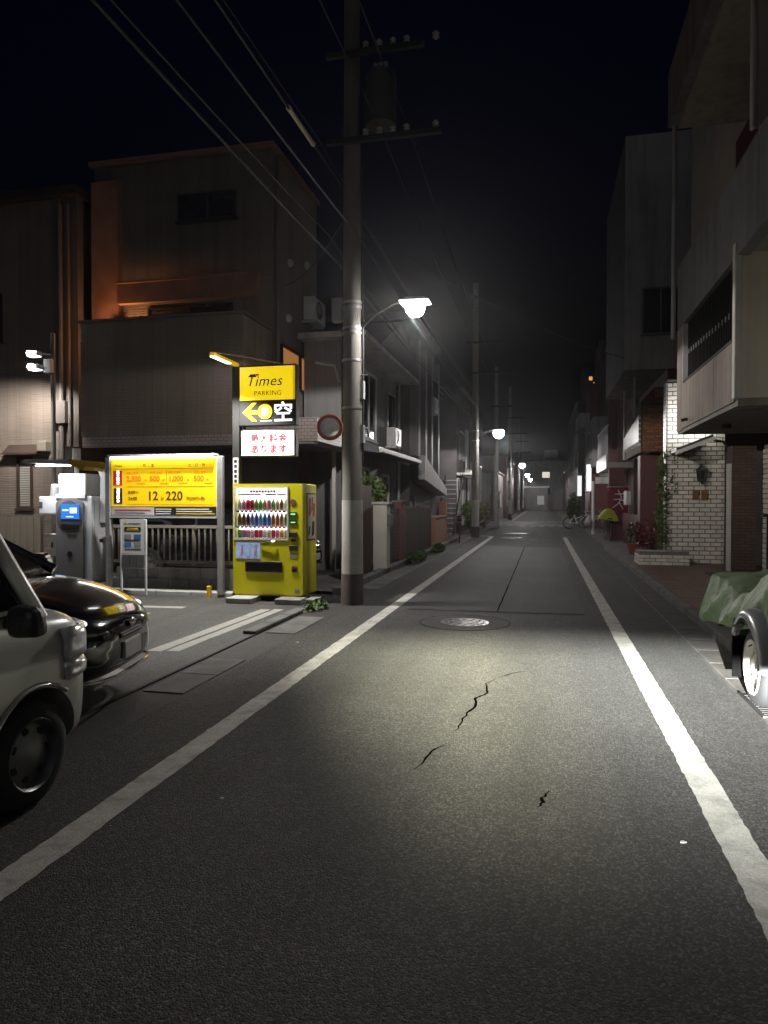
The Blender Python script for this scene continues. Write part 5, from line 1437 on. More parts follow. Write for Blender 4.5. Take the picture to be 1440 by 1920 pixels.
# yellow lamp arm with stay wire
MB(ts.location).hexa([(-4.79, 9.62, 3.665), (-4.70, 9.62, 3.665), (-4.70, 10.5, 3.665), (-4.79, 10.5, 3.665),
                      (-4.775, 9.62, 3.72), (-4.715, 9.62, 3.72), (-4.715, 10.5, 3.72), (-4.775, 10.5, 3.72)]).build("lamp_arm", "sign_yellow_soft", ts, bev=0.01)
MB(ts.location).box(-4.78, -4.71, 9.64, 10.2, 3.655, 3.664).build("lamp_lens", "tube_soft", ts)
lamp("sign_arm_lamp", 'SPOT', (-4.745, 9.75, 3.62), 800, (1.0, 0.97, 0.93), (-4.9, 9.7, 0.0), 0.06, 118, 0.5)
MB(ts.location).tube([(-4.74, 9.66, 3.725), (-4.3, 10.1, 3.70), (-3.95, 10.46, 3.67)], 0.006, 5).build("stay_wire", "galvanised", ts)

# ---- vending machine
vm_ = thing("vending_machine", "yellow-green drinks vending machine standing on concrete blocks", "vending machine", (-4.08, 10.44, 0.1))
VX0, VX1, VY0, VY1, VZ0, VZ1 = -4.64, -3.52, 10.10, 10.78, 0.10, 1.80
b = MB(vm_.location)
b.box(VX0, VX1, VY0 + 0.16, VY1, VZ0, VZ1)                     # carcass behind the door
b.build("cabinet", "yellow_machine", vm_, bev=0.02)
wx0, wx1, wz0, wz1 = -4.605, -3.76, 0.965, 1.735
b = MB(vm_.location)
b.box(VX0, VX1, VY0, VY0 + 0.158, wz1, VZ1); b.box(VX0, wx0, VY0, VY0 + 0.158, VZ0 + .03, wz1 - .0005); b.box(wx1, VX1, VY0, VY0 + 0.158, VZ0 + .03, wz1 - .0005)
b.box(wx0 + .0005, wx1 - .0005, VY0, VY0 + 0.158, VZ0 + .03, wz0)
door = b.build("door", "yellow_machine", vm_)
wbox(vm_, "kick_panel", "yellow_machine", VX0 + .02, VX1 - .02, VY0 + .02, VY0 + .16, VZ0, VZ0 + .028)
wbox(vm_, "display_back", "display_back", wx0, wx1, VY0 + .145, VY0 + .157, wz0, wz1)
fr = MB(vm_.location)
t_ = 0.018
fr.box(wx0 - t_, wx1 + t_, VY0 - .012, VY0 - .0005, wz1 - .002, wz1 + t_); fr.box(wx0 - t_, wx1 + t_, VY0 - .012, VY0 - .0005, wz0 - t_, wz0 + .002)
fr.box(wx0 - t_, wx0 + .002, VY0 - .012, VY0 - .0005, wz0 + .002, wz1 - .002); fr.box(wx1 - .002, wx1 + t_, VY0 - .012, VY0 - .0005, wz0 + .002, wz1 - .002)
fr.build("window_trim", "white_paint", vm_)
wbox(vm_, "window_pane", "clear_pane", wx0 + .002, wx1 - .002, VY0 - .006, VY0 - .003, wz0 + .002, wz1 - .002)
wbox(vm_, "header_card", "display_back", wx0 + .01, wx1 - .01, VY0 + .03, VY0 + .04, 1.615, wz1 - .005)
for k in range(9): wbox(vm_, "header_print", "ink_red_lit", -4.37 + k * .047, -4.335 + k * .047, VY0 + .026, VY0 + .0295, 1.665 + .006 * (k % 2), 1.70)
for (x0, x1, mt) in ((-4.57, -4.40, "cloth_lime"), (-4.12, -3.95, "leaf_bright"), (-3.93, -3.79, "ink_orange"), (-4.40, -4.2, "pink_print")):
    wbox(vm_, "header_picture", mt, x0, x1, VY0 + .025, VY0 + .0295, 1.622, 1.645)
rows = [(1.405, 0.175, 12), (1.165, 0.20, 12), (0.985, 0.135, 12)]
DRK = {"d_red": (0.6, 0.03, 0.04), "d_green": (0.15, 0.35, 0.05), "d_blue": (0.08, 0.25, 0.65), "d_orange": (0.85, 0.3, 0.02), "d_brown": (0.25, 0.1, 0.04),
       "d_white": (0.75, 0.75, 0.75), "d_pink": (0.75, 0.25, 0.35), "d_cream": (0.7, 0.6, 0.35), "d_sky": (0.35, 0.6, 0.85), "d_purple": (0.4, 0.2, 0.45), "d_tea": (0.45, 0.28, 0.06), "d_yellow": (0.8, 0.65, 0.05)}
for k, c in DRK.items(): D(k, c, rough=0.3, var=0.25, vs=60)
ORD = [["d_white", "d_pink", "d_red", "d_red", "d_green", "d_green", "d_tea", "d_pink", "d_green", "d_cream", "d_brown", "d_white"],
       ["d_tea", "d_brown", "d_brown", "d_sky", "d_blue", "d_sky", "d_blue", "d_blue", "d_orange", "d_orange", "d_tea", "d_green"],
       ["d_green", "d_purple", "d_pink", "d_white", "d_red", "d_red", "d_white", "d_cream", "d_red", "d_pink", "d_orange", "d_cream"]]
for r, (z, h, n) in enumerate(rows):
    sh = wbox(vm_, "shelf", "white_paint", wx0 + .003, wx1 - .003, VY0 + .02, VY0 + .144, z - .03, z - .008)
    for i in range(n):
        MB(vm_.location).box(wx0 + .02 + i * .068, wx0 + .066 + i * .068, VY0 + .008, VY0 + .0195, z - .038, z - .012).build("button", "black_plastic" if random.random() < .8 else "ink_red", sh)
        if r == 0 and i in (5, 6, 7): MB(vm_.location).box(wx0 + .03 + i * .068, wx0 + .058 + i * .068, VY0 + .003, VY0 + .0078, z - .034, z - .018).build("button_light", "led_green", sh)
    wbox(vm_, "shelf_lamp", "tube_soft", wx0 + .03, wx1 - .03, VY0 + .018, VY0 + .028, z + h + .012, z + h + .018)
    for i in range(n):
        x = wx0 + .045 + i * .0685; rr = 0.0325
        if r == 2 or (r == 0 and i in (2, 3, 7)):
            prof = [(rr * .85, 0), (rr, .01), (rr, h * .80), (rr * .8, h * .88), (rr * .8, h * .9), (0, h * .9)]
        else:
            prof = [(rr * .9, 0), (rr, .01), (rr, h * .55), (rr * .95, h * .6), (rr * .9, h * .68), (rr * .42, h * .86), (rr * .42, h * .97), (0, h * .97)]
        MB((x, VY0 + .075, z)).lathe(prof, (x, VY0 + .075, z - .007), n=10).build("drink", ORD[r][i], vm_, smooth=40, loc=Vector((x, VY0 + .075, z)) - vm_.location)
# poster, take-out flap, coin parts
wbox(vm_, "poster", "poster_blue", -4.59, -4.19, VY0 - .006, VY0 - .0005, 0.66, 0.91, bev=0.01)
for i in range(3):
    x = -4.50 + i * 0.11
    MB(vm_.location).hexa([(x - .02, VY0 - .012, .70), (x + .02, VY0 - .012, .70), (x + .02, VY0 - .0065, .70), (x - .02, VY0 - .0065, .70),
                           (x - .01 + .015, VY0 - .012, .87), (x + .02 + .015, VY0 - .012, .87), (x + .02 + .015, VY0 - .0065, .87), (x - .01 + .015, VY0 - .0065, .87)]).build("poster_bottle", "pink_print" if i % 2 == 0 else "ink_white", vm_)
fl_ = wbox(vm_, "takeout_frame", "black_plastic", -4.44, -3.84, VY0 - .012, VY0 - .0005, 0.46, 0.62, bev=0.008)
MB(vm_.location).box(-4.41, -3.87, VY0 - .018, VY0 - .0125, 0.48, 0.60).build("takeout_flap", "car_glass", fl_)
wbox(vm_, "bill_slot", "black_plastic", -3.73, -3.60, VY0 - .02, VY0 - .0005, 0.99, 1.07, bev=0.006)
wbox(vm_, "coin_slot", "chrome", -3.70, -3.62, VY0 - .014, VY0 - .0005, 0.93, 0.96)
wbox(vm_, "card_reader", "dark_metal", -3.73, -3.60, VY0 - .012, VY0 - .0005, 0.79, 0.87, bev=0.006)
wbox(vm_, "coin_return", "dark_metal", -3.69, -3.61, VY0 - .012, VY0 - .0005, 0.47, 0.56, bev=0.006)
wbox(vm_, "coin_return_cup", "ink_red", -3.68, -3.62, VY0 - .016, VY0 - .0125, 0.52, 0.55)
wbox(vm_, "price_display", "black_plastic", -3.72, -3.61, VY0 - .01, VY0 - .0005, 1.31, 1.37)
wbox(vm_, "price_digits", "led_green", -3.70, -3.63, VY0 - .013, VY0 - .0105, 1.33, 1.35)
wbox(vm_, "price_display", "black_plastic", -3.72, -3.61, VY0 - .01, VY0 - .0005, 1.19, 1.25)
wbox(vm_, "price_digits", "led_green", -3.70, -3.63, VY0 - .013, VY0 - .0105, 1.21, 1.225)
MB(vm_.location).cyl((-3.665, VY0 - .001, 1.52), (-3.665, VY0 - .008, 1.52), 0.045, n=18).build("sticker", "terracotta", vm_)
wbox(vm_, "sticker", "ink_grey", -3.72, -3.61, VY0 - .004, VY0 - .0005, 0.68, 0.75)
wbox(vm_, "sticker", "ink_grey", -3.64, -3.57, VY0 - .004, VY0 - .0005, 0.16, 0.21)
MB(vm_.location).tube([(-4.2, VY0 - .02, 0.905), (-4.0, VY0 - .03, 0.925), (-3.95, VY0 - .02, 0.93)], 0.008, 6).build("coin_tray", "chrome", vm_)
# side poster
sp_ = wbox(vm_, "side_poster", "ink_black", VX1 + .0005, VX1 + .006, 10.29, 10.70, 0.93, 1.66)
MB(vm_.location).box(VX1 + .0065, VX1 + .01, 10.31, 10.68, 0.95, 1.64).build("print", "poster_cream", sp_)
for (y0, y1, z0, z1, m) in ((10.36, 10.45, 1.30, 1.58, "ink_red"), (10.48, 10.55, 1.36, 1.60, "wood"), (10.34, 10.42, 1.0, 1.15, "ink_olive"), (10.5, 10.62, 0.98, 1.22, "ink_black"), (10.55, 10.64, 1.28, 1.5, "ink_red")):
    MB(vm_.location).hexa([(VX1 + .0105, y0, z0), (VX1 + .012, y0, z0), (VX1 + .012, y1, z0 + .04), (VX1 + .0105, y1, z0 + .04),
                           (VX1 + .0105, y0 + .03, z1), (VX1 + .012, y0 + .03, z1), (VX1 + .012, y1 + .02, z1), (VX1 + .0105, y1 + .02, z1)]).build("print_shape", m, sp_)
# concrete blocks under it
CB = ["concrete block under the vending machine's front corner nearest the rate board", "short concrete block under the vending machine on the pole side",
      "rear concrete block under the vending machine nearest the rate board", "loose concrete block between vending machine and utility pole"]
for i, (x0, x1, y0, y1, h) in enumerate(((-4.62, -4.22, 9.78, 10.2, 0.095), (-3.86, -3.46, 9.82, 10.2, 0.095), (-4.6, -4.2, 10.5, 10.8, 0.095), (-3.40, -3.25, 9.86, 10.3, 0.10))):
    t = thing("concrete_block", CB[i], "block", ((x0 + x1) / 2, (y0 + y1) / 2, 0.012), group="blocks round the vending machine")
    wbox(t, "slab", "concrete_light" if i < 1 else "concrete", x0, x1, y0, y1, 0.012, h, bev=0.012)
    if i < 2: wbox(t, "top_slab", "concrete_light", x0 + .05, x1 - .1, y0 + .02, y0 + .2, h + .001, h + .03, bev=0.01) if i == 5 else None
wbox(lot, "lamp_stub", "yellow_flat", -5.16, -5.10, 10.25, 10.31, 0.0, 0.2, bev=0.008)

# ================================================================== vehicles
def ring(x, hw, zb, zs, zt):
    h = zs - zb
    half = [(0, zb), (.7 * hw, zb), (.94 * hw, zb + .04), (hw, zb + .28 * h), (hw * 1.0, zb + .72 * h), (.975 * hw, zs), (.84 * hw, zt - .01), (.45 * hw, zt + .012)]
    pts = half + [(0, zt + .02)] + [(-a, z) for a, z in half[:0:-1]]
    return [(x, a, z) for a, z in pts]

def wheel(t, x, y, r, side, rimmat, w=0.19, style='spoke'):
    s = side
    tz = [(r * .64, -w / 2), (r * .80, -w / 2 - .004), (r * .95, -w * .42), (r, -w * .28), (r, w * .28), (r * .95, w * .42), (r * .80, w / 2 + .004), (r * .64, w / 2), (r * .62, w * .3), (r * .62, -w * .3), (r * .64, -w / 2)]
    wh = MB().lathe(tz, (x, y, r), 'y', n=36, cap=False).build("wheel", "tyre", t, smooth=40)
    o = s * w * 0.5
    rim = MB().lathe([(r * .655, o), (r * .64, o + s * .008), (r * .60, o - s * .005), (r * .56, o - s * .045), (r * .30, o - s * .02), (r * .16, o - s * .005), (0.0, o - s * .003)], (x, y, r), 'y', n=36, cap=False).build("rim", rimmat, wh, smooth=35)
    b = MB()
    for k in range(7):
        a = 2 * math.pi * k / 7; c, q = math.cos(a), math.sin(a)
        cx, cz = x + r * .43 * c, r + r * .43 * q
        b.cyl((cx, y + o - s * .045, cz), (cx, y + o - s * .028, cz), r * .075, n=10)
    b.build("vent_holes", "black_rubber", wh)
    return wh

def make_car(name, label, loc, rz, paint, stations, gh, wheels, r, rimmat, roofz):
    t = thing(name, label, "car" if name != "parked_van" else "van", loc, rz)
    body = MB().loft([ring(*s) for s in stations]).build("body", paint, t, sub=2)
    bake(body)
    cs = []
    hwm = max(s[1] for s in stations)
    for x in wheels:
        for s in (1, -1):
            c = MB().cyl((x, s * (hwm - 0.30), r), (x, s * (hwm + 0.2), r), r + 0.055, n=40).build("cutter", "black_plastic", None)
            c.parent = t; cs.append(c)
    cut(body, cs)
    for p in body.data.polygons: p.use_smooth = True
    body.data.set_sharp_from_angle(angle=R(40))
    for x in wheels:
        for s in (1, -1):
            MB().lathe([(r + .057, s * (hwm - .29)), (r + .057, s * (hwm - .05))], (x, 0, r), 'y', n=32).build("wheel_well", "black_rubber", t) if False else None
            wheel(t, x, s * (hwm - 0.115), r, s, rimmat)
    # greenhouse
    (bx0, bx1, bh, bz), (tx0, tx1, th_, tz) = gh
    MB().hexa([(bx0, -bh, bz), (bx1, -bh * .93, bz), (bx1, bh * .93, bz), (bx0, bh, bz), (tx0, -th_, tz), (tx1, -th_ * .95, tz), (tx1, th_ * .95, tz), (tx0, th_, tz)]).build("glass", "car_glass", t, bev=0.05)
    MB().hexa([(tx0 - .03, -th_ - .015, tz - .01), (tx1 + .03, -th_ * .95 - .015, tz - .01), (tx1 + .03, th_ * .95 + .015, tz - .01), (tx0 - .03, th_ + .015, tz - .01),
               (tx0 + .06, -th_ + .1, roofz), (tx1 - .06, -th_ + .1, roofz), (tx1 - .06, th_ - .1, roofz), (tx0 + .06, th_ - .1, roofz)]).build("roof", paint, t, bev=0.04)
    for s in (1, -1):
        MB().tube([(bx1 + .03, s * bh * .94, bz - .02), (tx1 + .01, s * (th_ * .95 + .005), tz)], [0.045, 0.035], 8).build("pillar", paint, t, smooth=60)
        MB().tube([(bx0 - .03, s * bh, bz - .02), (tx0 - .01, s * (th_ + .005), tz)], [0.08, 0.05], 8).build("pillar", paint, t, smooth=60)
        m = (bx0 * .45 + bx1 * .55)
        MB().tube([(m, s * (bh * .985 + .004), bz - .02), (m - .05, s * (th_ + .006), tz)], 0.035, 8).build("pillar", "black_plastic", t, smooth=60)
    return t

def blob(t, name, mat, c, rad, n=14, parent=None, tilt=0.0):
    prof = [(math.cos(a), math.sin(a)) for a in [(-0.5 + i / 8) * math.pi for i in range(9)]]
    b = MB(); vs, fs = [], []
    for rr, h in prof:
        for k in range(n):
            a = 2 * math.pi * k / n
            x, z = rr * math.cos(a) * rad[0], h * rad[2]
            vs.append((c[0] + x + tilt * z, c[1] + rr * math.sin(a) * rad[1], c[2] + z))
    for i in range(8):
        for k in range(n): fs.append((i * n + k, i * n + (k + 1) % n, (i + 1) * n + (k + 1) % n, (i + 1) * n + k))
    return b.add(vs, fs).build(name, mat, parent or t, smooth=70)

# ---- pale van, foreground
van = make_car("parked_van", "pale greige van parked at the lane's edge with its front wheel showing", (-3.20, 1.85, 0), R(90), "van_paint",
    [(-1.70, .60, .34, .84, .96), (-1.62, .70, .25, .90, 1.0), (-.9, .735, .2, .91, 1.01), (.5, .735, .2, .91, 1.01), (1.0, .735, .2, .89, 1.0), (1.36, .735, .2, .90, .985), (1.54, .728, .2, .89, .965), (1.64, .70, .2, .87, .94), (1.69, .65, .22, .83, .90), (1.71, .57, .26, .76, .83)],
    ((-1.62, 1.30, .70, .96), (-1.55, .86, .60, 1.70)), (-1.2, 1.22), 0.275, "wheel_grey", 1.82)
for s in (1, -1):
    for nm, z0, z1, mt in (("headlight", .70, .875, "lens_clear"), ("indicator", .60, .69, "lens_bulb")):
        cur = [(1.43, .731), (1.52, .722), (1.58, .708), (1.625, .688), (1.655, .660), (1.675, .625)]
        vs_, fs_ = [], []
        for i_, (px_, py_2) in enumerate(cur):
            for j_ in range(4):
                zz_ = z0 + (z1 - z0) * j_ / 3 + (0.03 * i_ / 5 if j_ == 0 else 0) - 0.012 * i_ / 5 * (j_ == 3)
                vs_.append((px_ - 0.01 * (j_ == 3), s * (py_2 + .006 - .008 * (j_ == 3)), zz_))
        for i_ in range(len(cur) - 1):
            for j_ in range(3): fs_.append((i_ * 4 + j_, (i_ + 1) * 4 + j_, (i_ + 1) * 4 + j_ + 1, i_ * 4 + j_ + 1))
        hl_ = MB().add(vs_, fs_).build(nm, mt, van, smooth=60)
        md = hl_.modifiers.new("t", 'SOLIDIFY'); md.thickness = 0.05; md.offset = 0.0
    MB().hexa([(.97, s * .75, .90), (1.11, s * .75, .90), (1.09, s * .93, .91), (.98, s * .93, .91), (.97, s * .75, 1.06), (1.10, s * .75, 1.06), (1.07, s * .91, 1.05), (.98, s * .91, 1.05)]).build("door_mirror", "black_plastic", van, bev=0.045)
    MB().tube([(1.05, s * .70, .96), (1.04, s * .80, .97)], 0.025, 6).build("mirror_arm", "black_plastic", van)
    MB().box(.93, .936, s * .737 - .002, s * .737 + .002, .34, .86).build("door_gap", "black_rubber", van)
    MB().box(-.22, -.214, s * .737 - .002, s * .737 + .002, .30, .88).build("door_gap", "black_rubber", van)
    MB().tube([(1.22 + .345 * math.cos(a * math.pi / 14), s * .738, .275 + .345 * math.sin(a * math.pi / 14)) for a in range(4, 15)], 0.012, 6).build("arch_trim", "van_paint", van, smooth=60)
    MB().box(.2, .34, s * .74 - .012, s * .74 + .012, .80, .825).build("door_handle", "van_paint", van, bev=0.008)
MB().box(1.64, 1.705, -.17, .17, .36, .52).build("plate_holder", "black_plastic", van)
MB().box(1.2, 1.42, -.5, .5, .955, .975).build("wiper_cowl", "black_plastic", van)

# ---- black hatchback, lot exit
car_st = [(-1.95, .55, .42, .82, .95), (-1.88, .72, .30, .86, .98), (-1.3, .82, .20, .86, .98), (.2, .83, .19, .84, .96), (1.0, .83, .19, .80, .94), (1.45, .80, .20, .74, .86), (1.75, .70, .22, .66, .75), (1.90, .56, .26, .58, .65), (1.95, .42, .30, .52, .58)]
def hatch(label, loc, rz):
    c = make_car("parked_car", label, loc, rz, "black_paint", car_st, ((-1.78, .98, .76, .95), (-1.35, .20, .58, 1.40)), (-1.25, 1.22), 0.30, "wheel_grey", 1.49)
    for s in (1, -1):
        blob(c, "headlight", "lens_clear", (1.66, s * .55, .665), (.16, .12, .075), tilt=-.3)
        blob(c, "headlight_bulb", "bulb_glow", (1.765, s * .535, .665), (.07, .06, .035))
        blob(c, "fog_lamp", "lens_bulb", (1.83, s * .47, .36), (.05, .06, .035))
        MB().hexa([(.72, s * .84, .93), (.90, s * .84, .93), (.88, s * 1.0, .95), (.74, s * 1.0, .95), (.73, s * .84, 1.06), (.86, s * .84, 1.05), (.85, s * .98, 1.06), (.75, s * .98, 1.07)]).build("door_mirror", "black_paint", c, bev=0.03)
        MB().tube([(1.55, s * .72, .262), (1.75, s * .64, .25), (1.90, s * .5, .25), (1.965, s * .3, .255), (1.975, 0, .258)], 0.014, 6).build("chrome_lip", "chrome", c, smooth=60)
    MB().box(1.90, 1.955, -.22, .22, .505, .55).build("grille", "black_plastic", c, bev=0.01)
    MB().box(1.95, 1.962, -.2, .2, .525, .535).build("grille_bar", "chrome", c)
    MB().box(1.93, 1.968, -.165, .165, .345, .475).build("plate", "plate_blank", c, bev=0.008)
    blob(c, "badge", "chrome", (1.955, 0, .60), (.02, .05, .035))
    return c
hatch("glossy black car nosing out of the lot behind the pale van", (-5.02, 4.52, 0.012), R(12))
hatch("black car parked in the dark carport behind the vending machine", (-6.3, 13.3, 0.03), R(2))

# ---- tarp-covered trailer
tr = thing("covered_trailer", "small silver trailer under a green tarp, white-rimmed wheel on the kerb side of the lane", "trailer", (2.1, 6.2, 0))
def tw(x, y, z, s):
    r = 0.295; w = 0.17
    tz = [(r * .66, -w / 2), (r * .82, -w / 2 - .004), (r * .95, -w * .42), (r, -w * .28), (r, w * .28), (r * .95, w * .42), (r * .82, w / 2 + .004), (r * .66, w / 2), (r * .64, w * .3), (r * .64, -w * .3), (r * .66, -w / 2)]
    wh = MB(tr.location).lathe(tz, (x, y, z + r), 'x', n=40, cap=False).build("wheel", "tyre", tr, smooth=40)
    o = s * w / 2
    MB(tr.location).lathe([(r * .70, o), (r * .68, o + s * .010), (r * .63, o - s * .002), (r * .60, o - s * .05), (r * .32, o - s * .035), (r * .28, o - s * .012), (r * .12, o - s * .005), (0.0, o - s * .003)], (x, y, z + r), 'x', n=40, cap=False).build("rim", "white_rim", wh, smooth=35)
    MB(tr.location).cyl((x + o - s * .01, y + .03, z + r + r * .55), (x + o + s * .02, y + .03, z + r + r * .5), 0.006, n=6).build("valve", "black_rubber", wh)
    for k in range(5):
        a = 2 * math.pi * k / 5; MB(tr.location).cyl((x + o - s * .03, y + .075 * math.cos(a), z + r + .075 * math.sin(a)), (x + o - s * .008, y + .075 * math.cos(a), z + r + .075 * math.sin(a)), 0.012, n=6).build("wheel_nut", "galvanised", wh)
tw(1.62, 5.80, 0.0, -1); tw(2.70, 5.80, 0.07, 1)
for (xa, xb, zc, s) in ((1.47, 1.86, .33, 1), (2.86, 2.46, .40, -1)):
    vs, fs = [], []
    NA = 20
    for i in range(NA + 1):
        a = R(28 + 150 * i / NA)
        for (x, rr) in ((xa, .33), (xa - s * .005, .355), (xa + s * .02, .39), (xa + s * .10, .415), (xb, .43)):
            flare = 0.10 * max(0, -math.cos(a)) ** 2
            vs.append((x, 5.80 + (rr + flare) * math.cos(a), zc + rr * math.sin(a)))
    for i in range(NA):
        for j in range(4): fs.append((i * 5 + j, (i + 1) * 5 + j, (i + 1) * 5 + j + 1, i * 5 + j + 1))
    o = MB(tr.location).add(vs, fs).build("mudguard", "silver_paint", tr, smooth=50); md = o.modifiers.new("t", 'SOLIDIFY'); md.thickness = 0.012
    MB(tr.location).box(min(xa + s * .03, xb), max(xa + s * .03, xb), 6.22, 6.235, 0.12, .45).build("mud_flap", "crack", tr)
wbox(tr, "body", "silver_paint", 1.88, 2.44, 4.4, 7.5, .42, .60)
wbox(tr, "load", "dark_metal", 1.72, 2.6, 4.5, 7.45, .61, .68)
wbox(tr, "axle", "dark_metal", 1.72, 2.6, 5.77, 5.83, .30, .36)
MB(tr.location).tube([(2.16, 7.4, .45), (2.16, 8.1, .42)], 0.03, 8).build("drawbar", "dark_metal", tr, smooth=40)
MB(tr.location).tube([(1.75, 7.3, .5), (1.78, 7.3, .25), (1.82, 7.2, .02)], 0.010, 5).build("prop_leg", "galvanised", tr)
# tarp
vs, fs = [], []
NU, NV = 110, 64
prof_top = [(4.2, 1.02), (5.0, 1.06), (5.6, 1.04), (6.0, .97), (6.4, .80), (6.8, .72), (7.2, .76), (7.6, .80), (7.75, .80)]
def interp(tab, y):
    for (a, p), (c, q) in zip(tab[:-1], tab[1:]):
        if a <= y <= c:
            t = (y - a) / (c - a); return p + (q - p) * t
    return tab[-1][1]
hem = [(4.2, .58), (5.0, .56), (5.6, .58), (6.1, .54), (6.6, .47), (7.2, .40), (7.75, .34)]
for i in range(NU + 1):
    y = 4.2 + 3.55 * i / NU
    zt = interp(prof_top, y); zh = interp(hem, y)
    for j in range(NV + 1):
        v = j / NV                       # left hem -> over -> right hem
        if v < 0.36:
            t = v / 0.36
            x = 1.54 + 0.15 * t ** 1.6; z = zh + (zt - zh) * t ** 0.9
            x += 0.045 * (abs(math.sin(y * 4.2 + 1.9 * t)) - .5) * (1 - t * .55) + 0.016 * (abs(math.sin(y * 11.5 - t * 4.5)) - .5)
        elif v < 0.64:
            t = (v - .36) / .28
            x = 1.69 + 0.94 * t; z = zt + 0.05 * math.sin(math.pi * t) - 0.03 * math.sin(t * 9 + y * 3) * math.sin(math.pi * t)
        else:
            t = (v - .64) / .36
            x = 2.63 + 0.13 * t; z = zt + (zh - zt) * t; x += 0.03 * math.sin(y * 6 + t * 3) * t
        z += 0.02 * (abs(math.sin(y * 7 + x * 9)) - .6) + 0.03 * (abs(math.sin(y * 3.3 - x * 5.2)) - .6) * (1 if v > .2 else v / .2)
        if i == NU: z -= 0.0
        vs.append((x, y, z))
# far end flap hangs down
for i in range(NU):
    for j in range(NV): fs.append((i * (NV + 1) + j, (i + 1) * (NV + 1) + j, (i + 1) * (NV + 1) + j + 1, i * (NV + 1) + j + 1))
base_i = NU * (NV + 1); n0 = len(vs)
for k in range(1, 6):
    for j in range(NV + 1):
        x, y, z = vs[base_i + j]; zz = z + (0.36 - z) * k / 5
        vs.append((x, y + 0.015 * k + 0.03 * abs(math.sin(j * .35)) * k / 5, zz))
for k in range(5):
    for j in range(NV):
        a = base_i if k == 0 else n0 + (k - 1) * (NV + 1); c = n0 + k * (NV + 1)
        fs.append((a + j, a + j + 1, c + j + 1, c + j))
o = MB(tr.location).add(vs, fs).build("tarp", "tarp", tr, smooth=50); md = o.modifiers.new("t", 'SOLIDIFY'); md.thickness = 0.006
MB(tr.location).tube([(1.50, 6.15, .60), (1.47, 6.05, .56), (1.50, 5.95, .60)], 0.012, 6).build("tie_strap", "black_rubber", tr, smooth=40)
kb = bush("weed_clump", "weeds growing at the kerb behind the tarped trailer", (2.02, 7.5, 0.22), 0.18, 240, 0.045, "leaf", (0.5, 2.0, 0.9))

# ================================================================== small wall fittings and litter
def ac_unit(root, face, pl, a, z, w=0.75, h=0.52):
    b = MB(root.location); fb(b, face, pl, a, a + w, 0.05, 0.32, z, z + h); u = b.build("air_conditioner", "white_dull", root, bev=0.02)
    c = {'x+': (pl + .325, a + w * .4, z + h / 2), 'y-': (a + w * .4, pl - .325, z + h / 2)}[face]
    MB(root.location).lathe([(0.20, -.005), (0.20, .004), (0.17, .004), (0.17, -.005)], c, 'x' if face == 'x+' else 'y', n=20).build("fan_grille", "grey_panel_dark", u)
    b = MB(root.location); fb(b, face, pl, a + .05, a + .1, 0.0, 0.30, z - .05, z - .001); fb(b, face, pl, a + w - .1, a + w - .05, 0.0, 0.30, z - .05, z - .001); b.build("bracket", "galvanised", root)
ac_unit(hC, 'x+', -4.4, 19.7, 3.05 - .55 + .6, 0.8)
ac_unit(hB, 'x+', -5.32, 15.2, 5.6, 0.8)
ac_unit(hD, 'x+', -4.1, 25.1, 4.7, 0.8)
for (y, z) in ((14.4, 6.6), (15.5, 6.9), (14.3, 5.4)): 
    MB(hB.location).lathe([(0.0, 0.09), (0.05, 0.085), (0.085, 0.05), (0.09, 0.0)], (-5.31, y, z), 'x', n=12).build("vent_hood", "white_dull", hB, smooth=50)
pipe(hB, [(-5.27, 13.62, 3.0), (-5.27, 13.62, 8.5)], 0.04, mat="siding_trim")
pipe(hC, [(-4.33, 16.15, 2.8), (-4.33, 16.15, 5.05)], 0.04, mat="plaster_light")
MB(bE.location).cyl((2.6, 11.2, 2.66), (2.6, 11.2, 2.60), 0.06, n=14).build("soffit_vent", "dark_metal", bE)
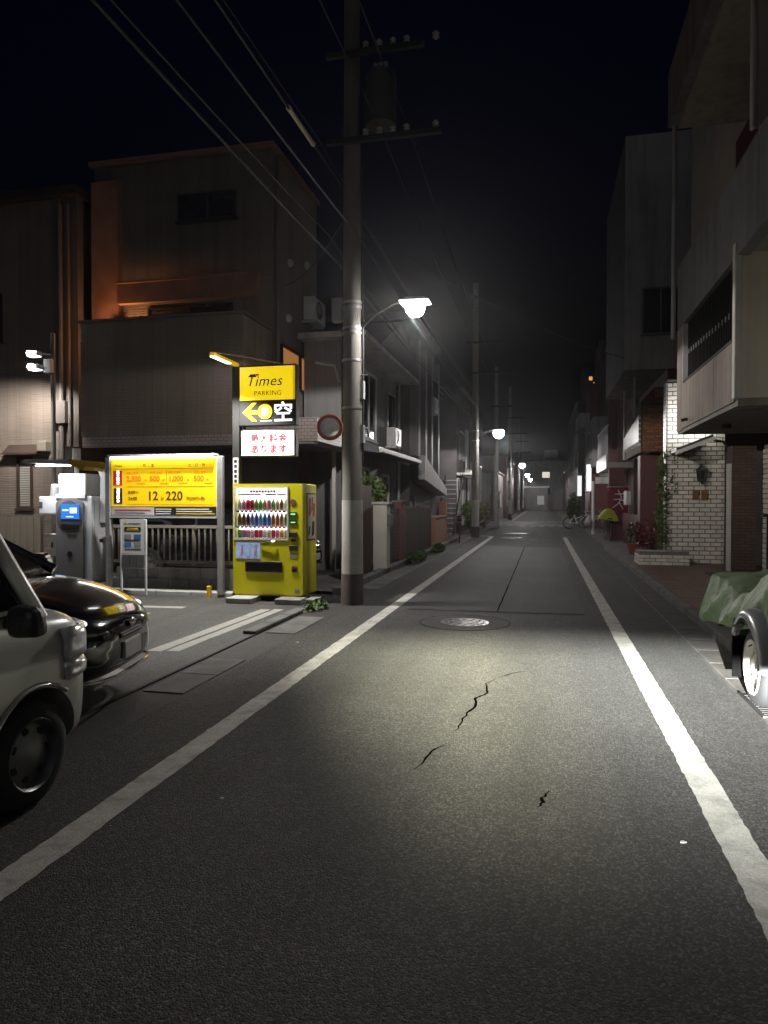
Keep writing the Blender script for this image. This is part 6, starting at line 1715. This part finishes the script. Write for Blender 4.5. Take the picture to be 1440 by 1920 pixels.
MB(bE.location).cyl((2.19, 11.9, 2.82), (2.10, 11.9, 2.80), 0.025, n=10).build("drain_spout", "dark_metal", bE, smooth=40)
for y in (10.2, 11.3): wbox(bE, "parapet_joint", "soffit", 2.1965, 2.1995, y, y + 0.012, 2.75, 3.43)
for y in (8.2, 9.9, 11.5): wbox(bE, "parapet_joint", "soffit", 2.1965, 2.1995, y, y + 0.014, 4.43, 5.45)
LT = [((-1.62, 3.38), "tiny pale paper scrap on the lane near the left edge line"), ((0.42, 2.13), "tiny pale scrap at the very bottom of the lane"), ((0.62, 3.4), "small pale scrap beside the lane's right edge line"), ((-2.6, 7.3), "small pale scrap by the lot kerb")]
for (x, y), lb in LT:
    b = MB(); r_ = random.uniform(.011, .018)
    pts = [(r_ * random.uniform(.6, 1.2) * math.cos(k * 1.257), r_ * random.uniform(.6, 1.2) * math.sin(k * 1.257)) for k in range(5)]
    b.prism(pts, 'z', 0.005, 0.009); o = b.build("paper_scrap", "paper", None); o.location = (x, y, 0); tag(o, lb, "litter", "litter on the lane")
# patch repairs
for (x0, x1, y0, y1) in ((-1.7, -0.9, 2.2, 3.3), (-0.3, 0.55, 6.9, 8.3)):
    pass
stripe("seam", [(-0.62, 9.9), (-0.60, 24)], 0.02, 0.0062, "crack", road, jag=0.004)
stripe("seam", [(-1.9, 9.9), (0.55, 9.93)], 0.018, 0.0062, "crack", road, jag=0.004)

# ================================================================== added volume imitating lens glow round the lamps
GLOW_HAZE = 0.0005
hm = bpy.data.materials.new("glow_haze"); hm.use_nodes = True
hn, hl = hm.node_tree.nodes, hm.node_tree.links
hn.remove(hn["Principled BSDF"])
pv = hn.new("ShaderNodeVolumePrincipled")
pv.inputs["Color"].default_value = (0.9, 0.9, 0.93, 1)
pv.inputs["Density"].default_value = GLOW_HAZE
pv.inputs["Anisotropy"].default_value = 0.82
hl.new(pv.outputs[0], hn["Material Output"].inputs["Volume"])
_mats["glow_haze"] = hm
hz = MB().box(-405, 405, -125, 705, -1.1, 40).build("glow_haze", "glow_haze")
hz["kind"] = "stuff"; hz["label"] = "thin volume added to give the street lamps a glow"
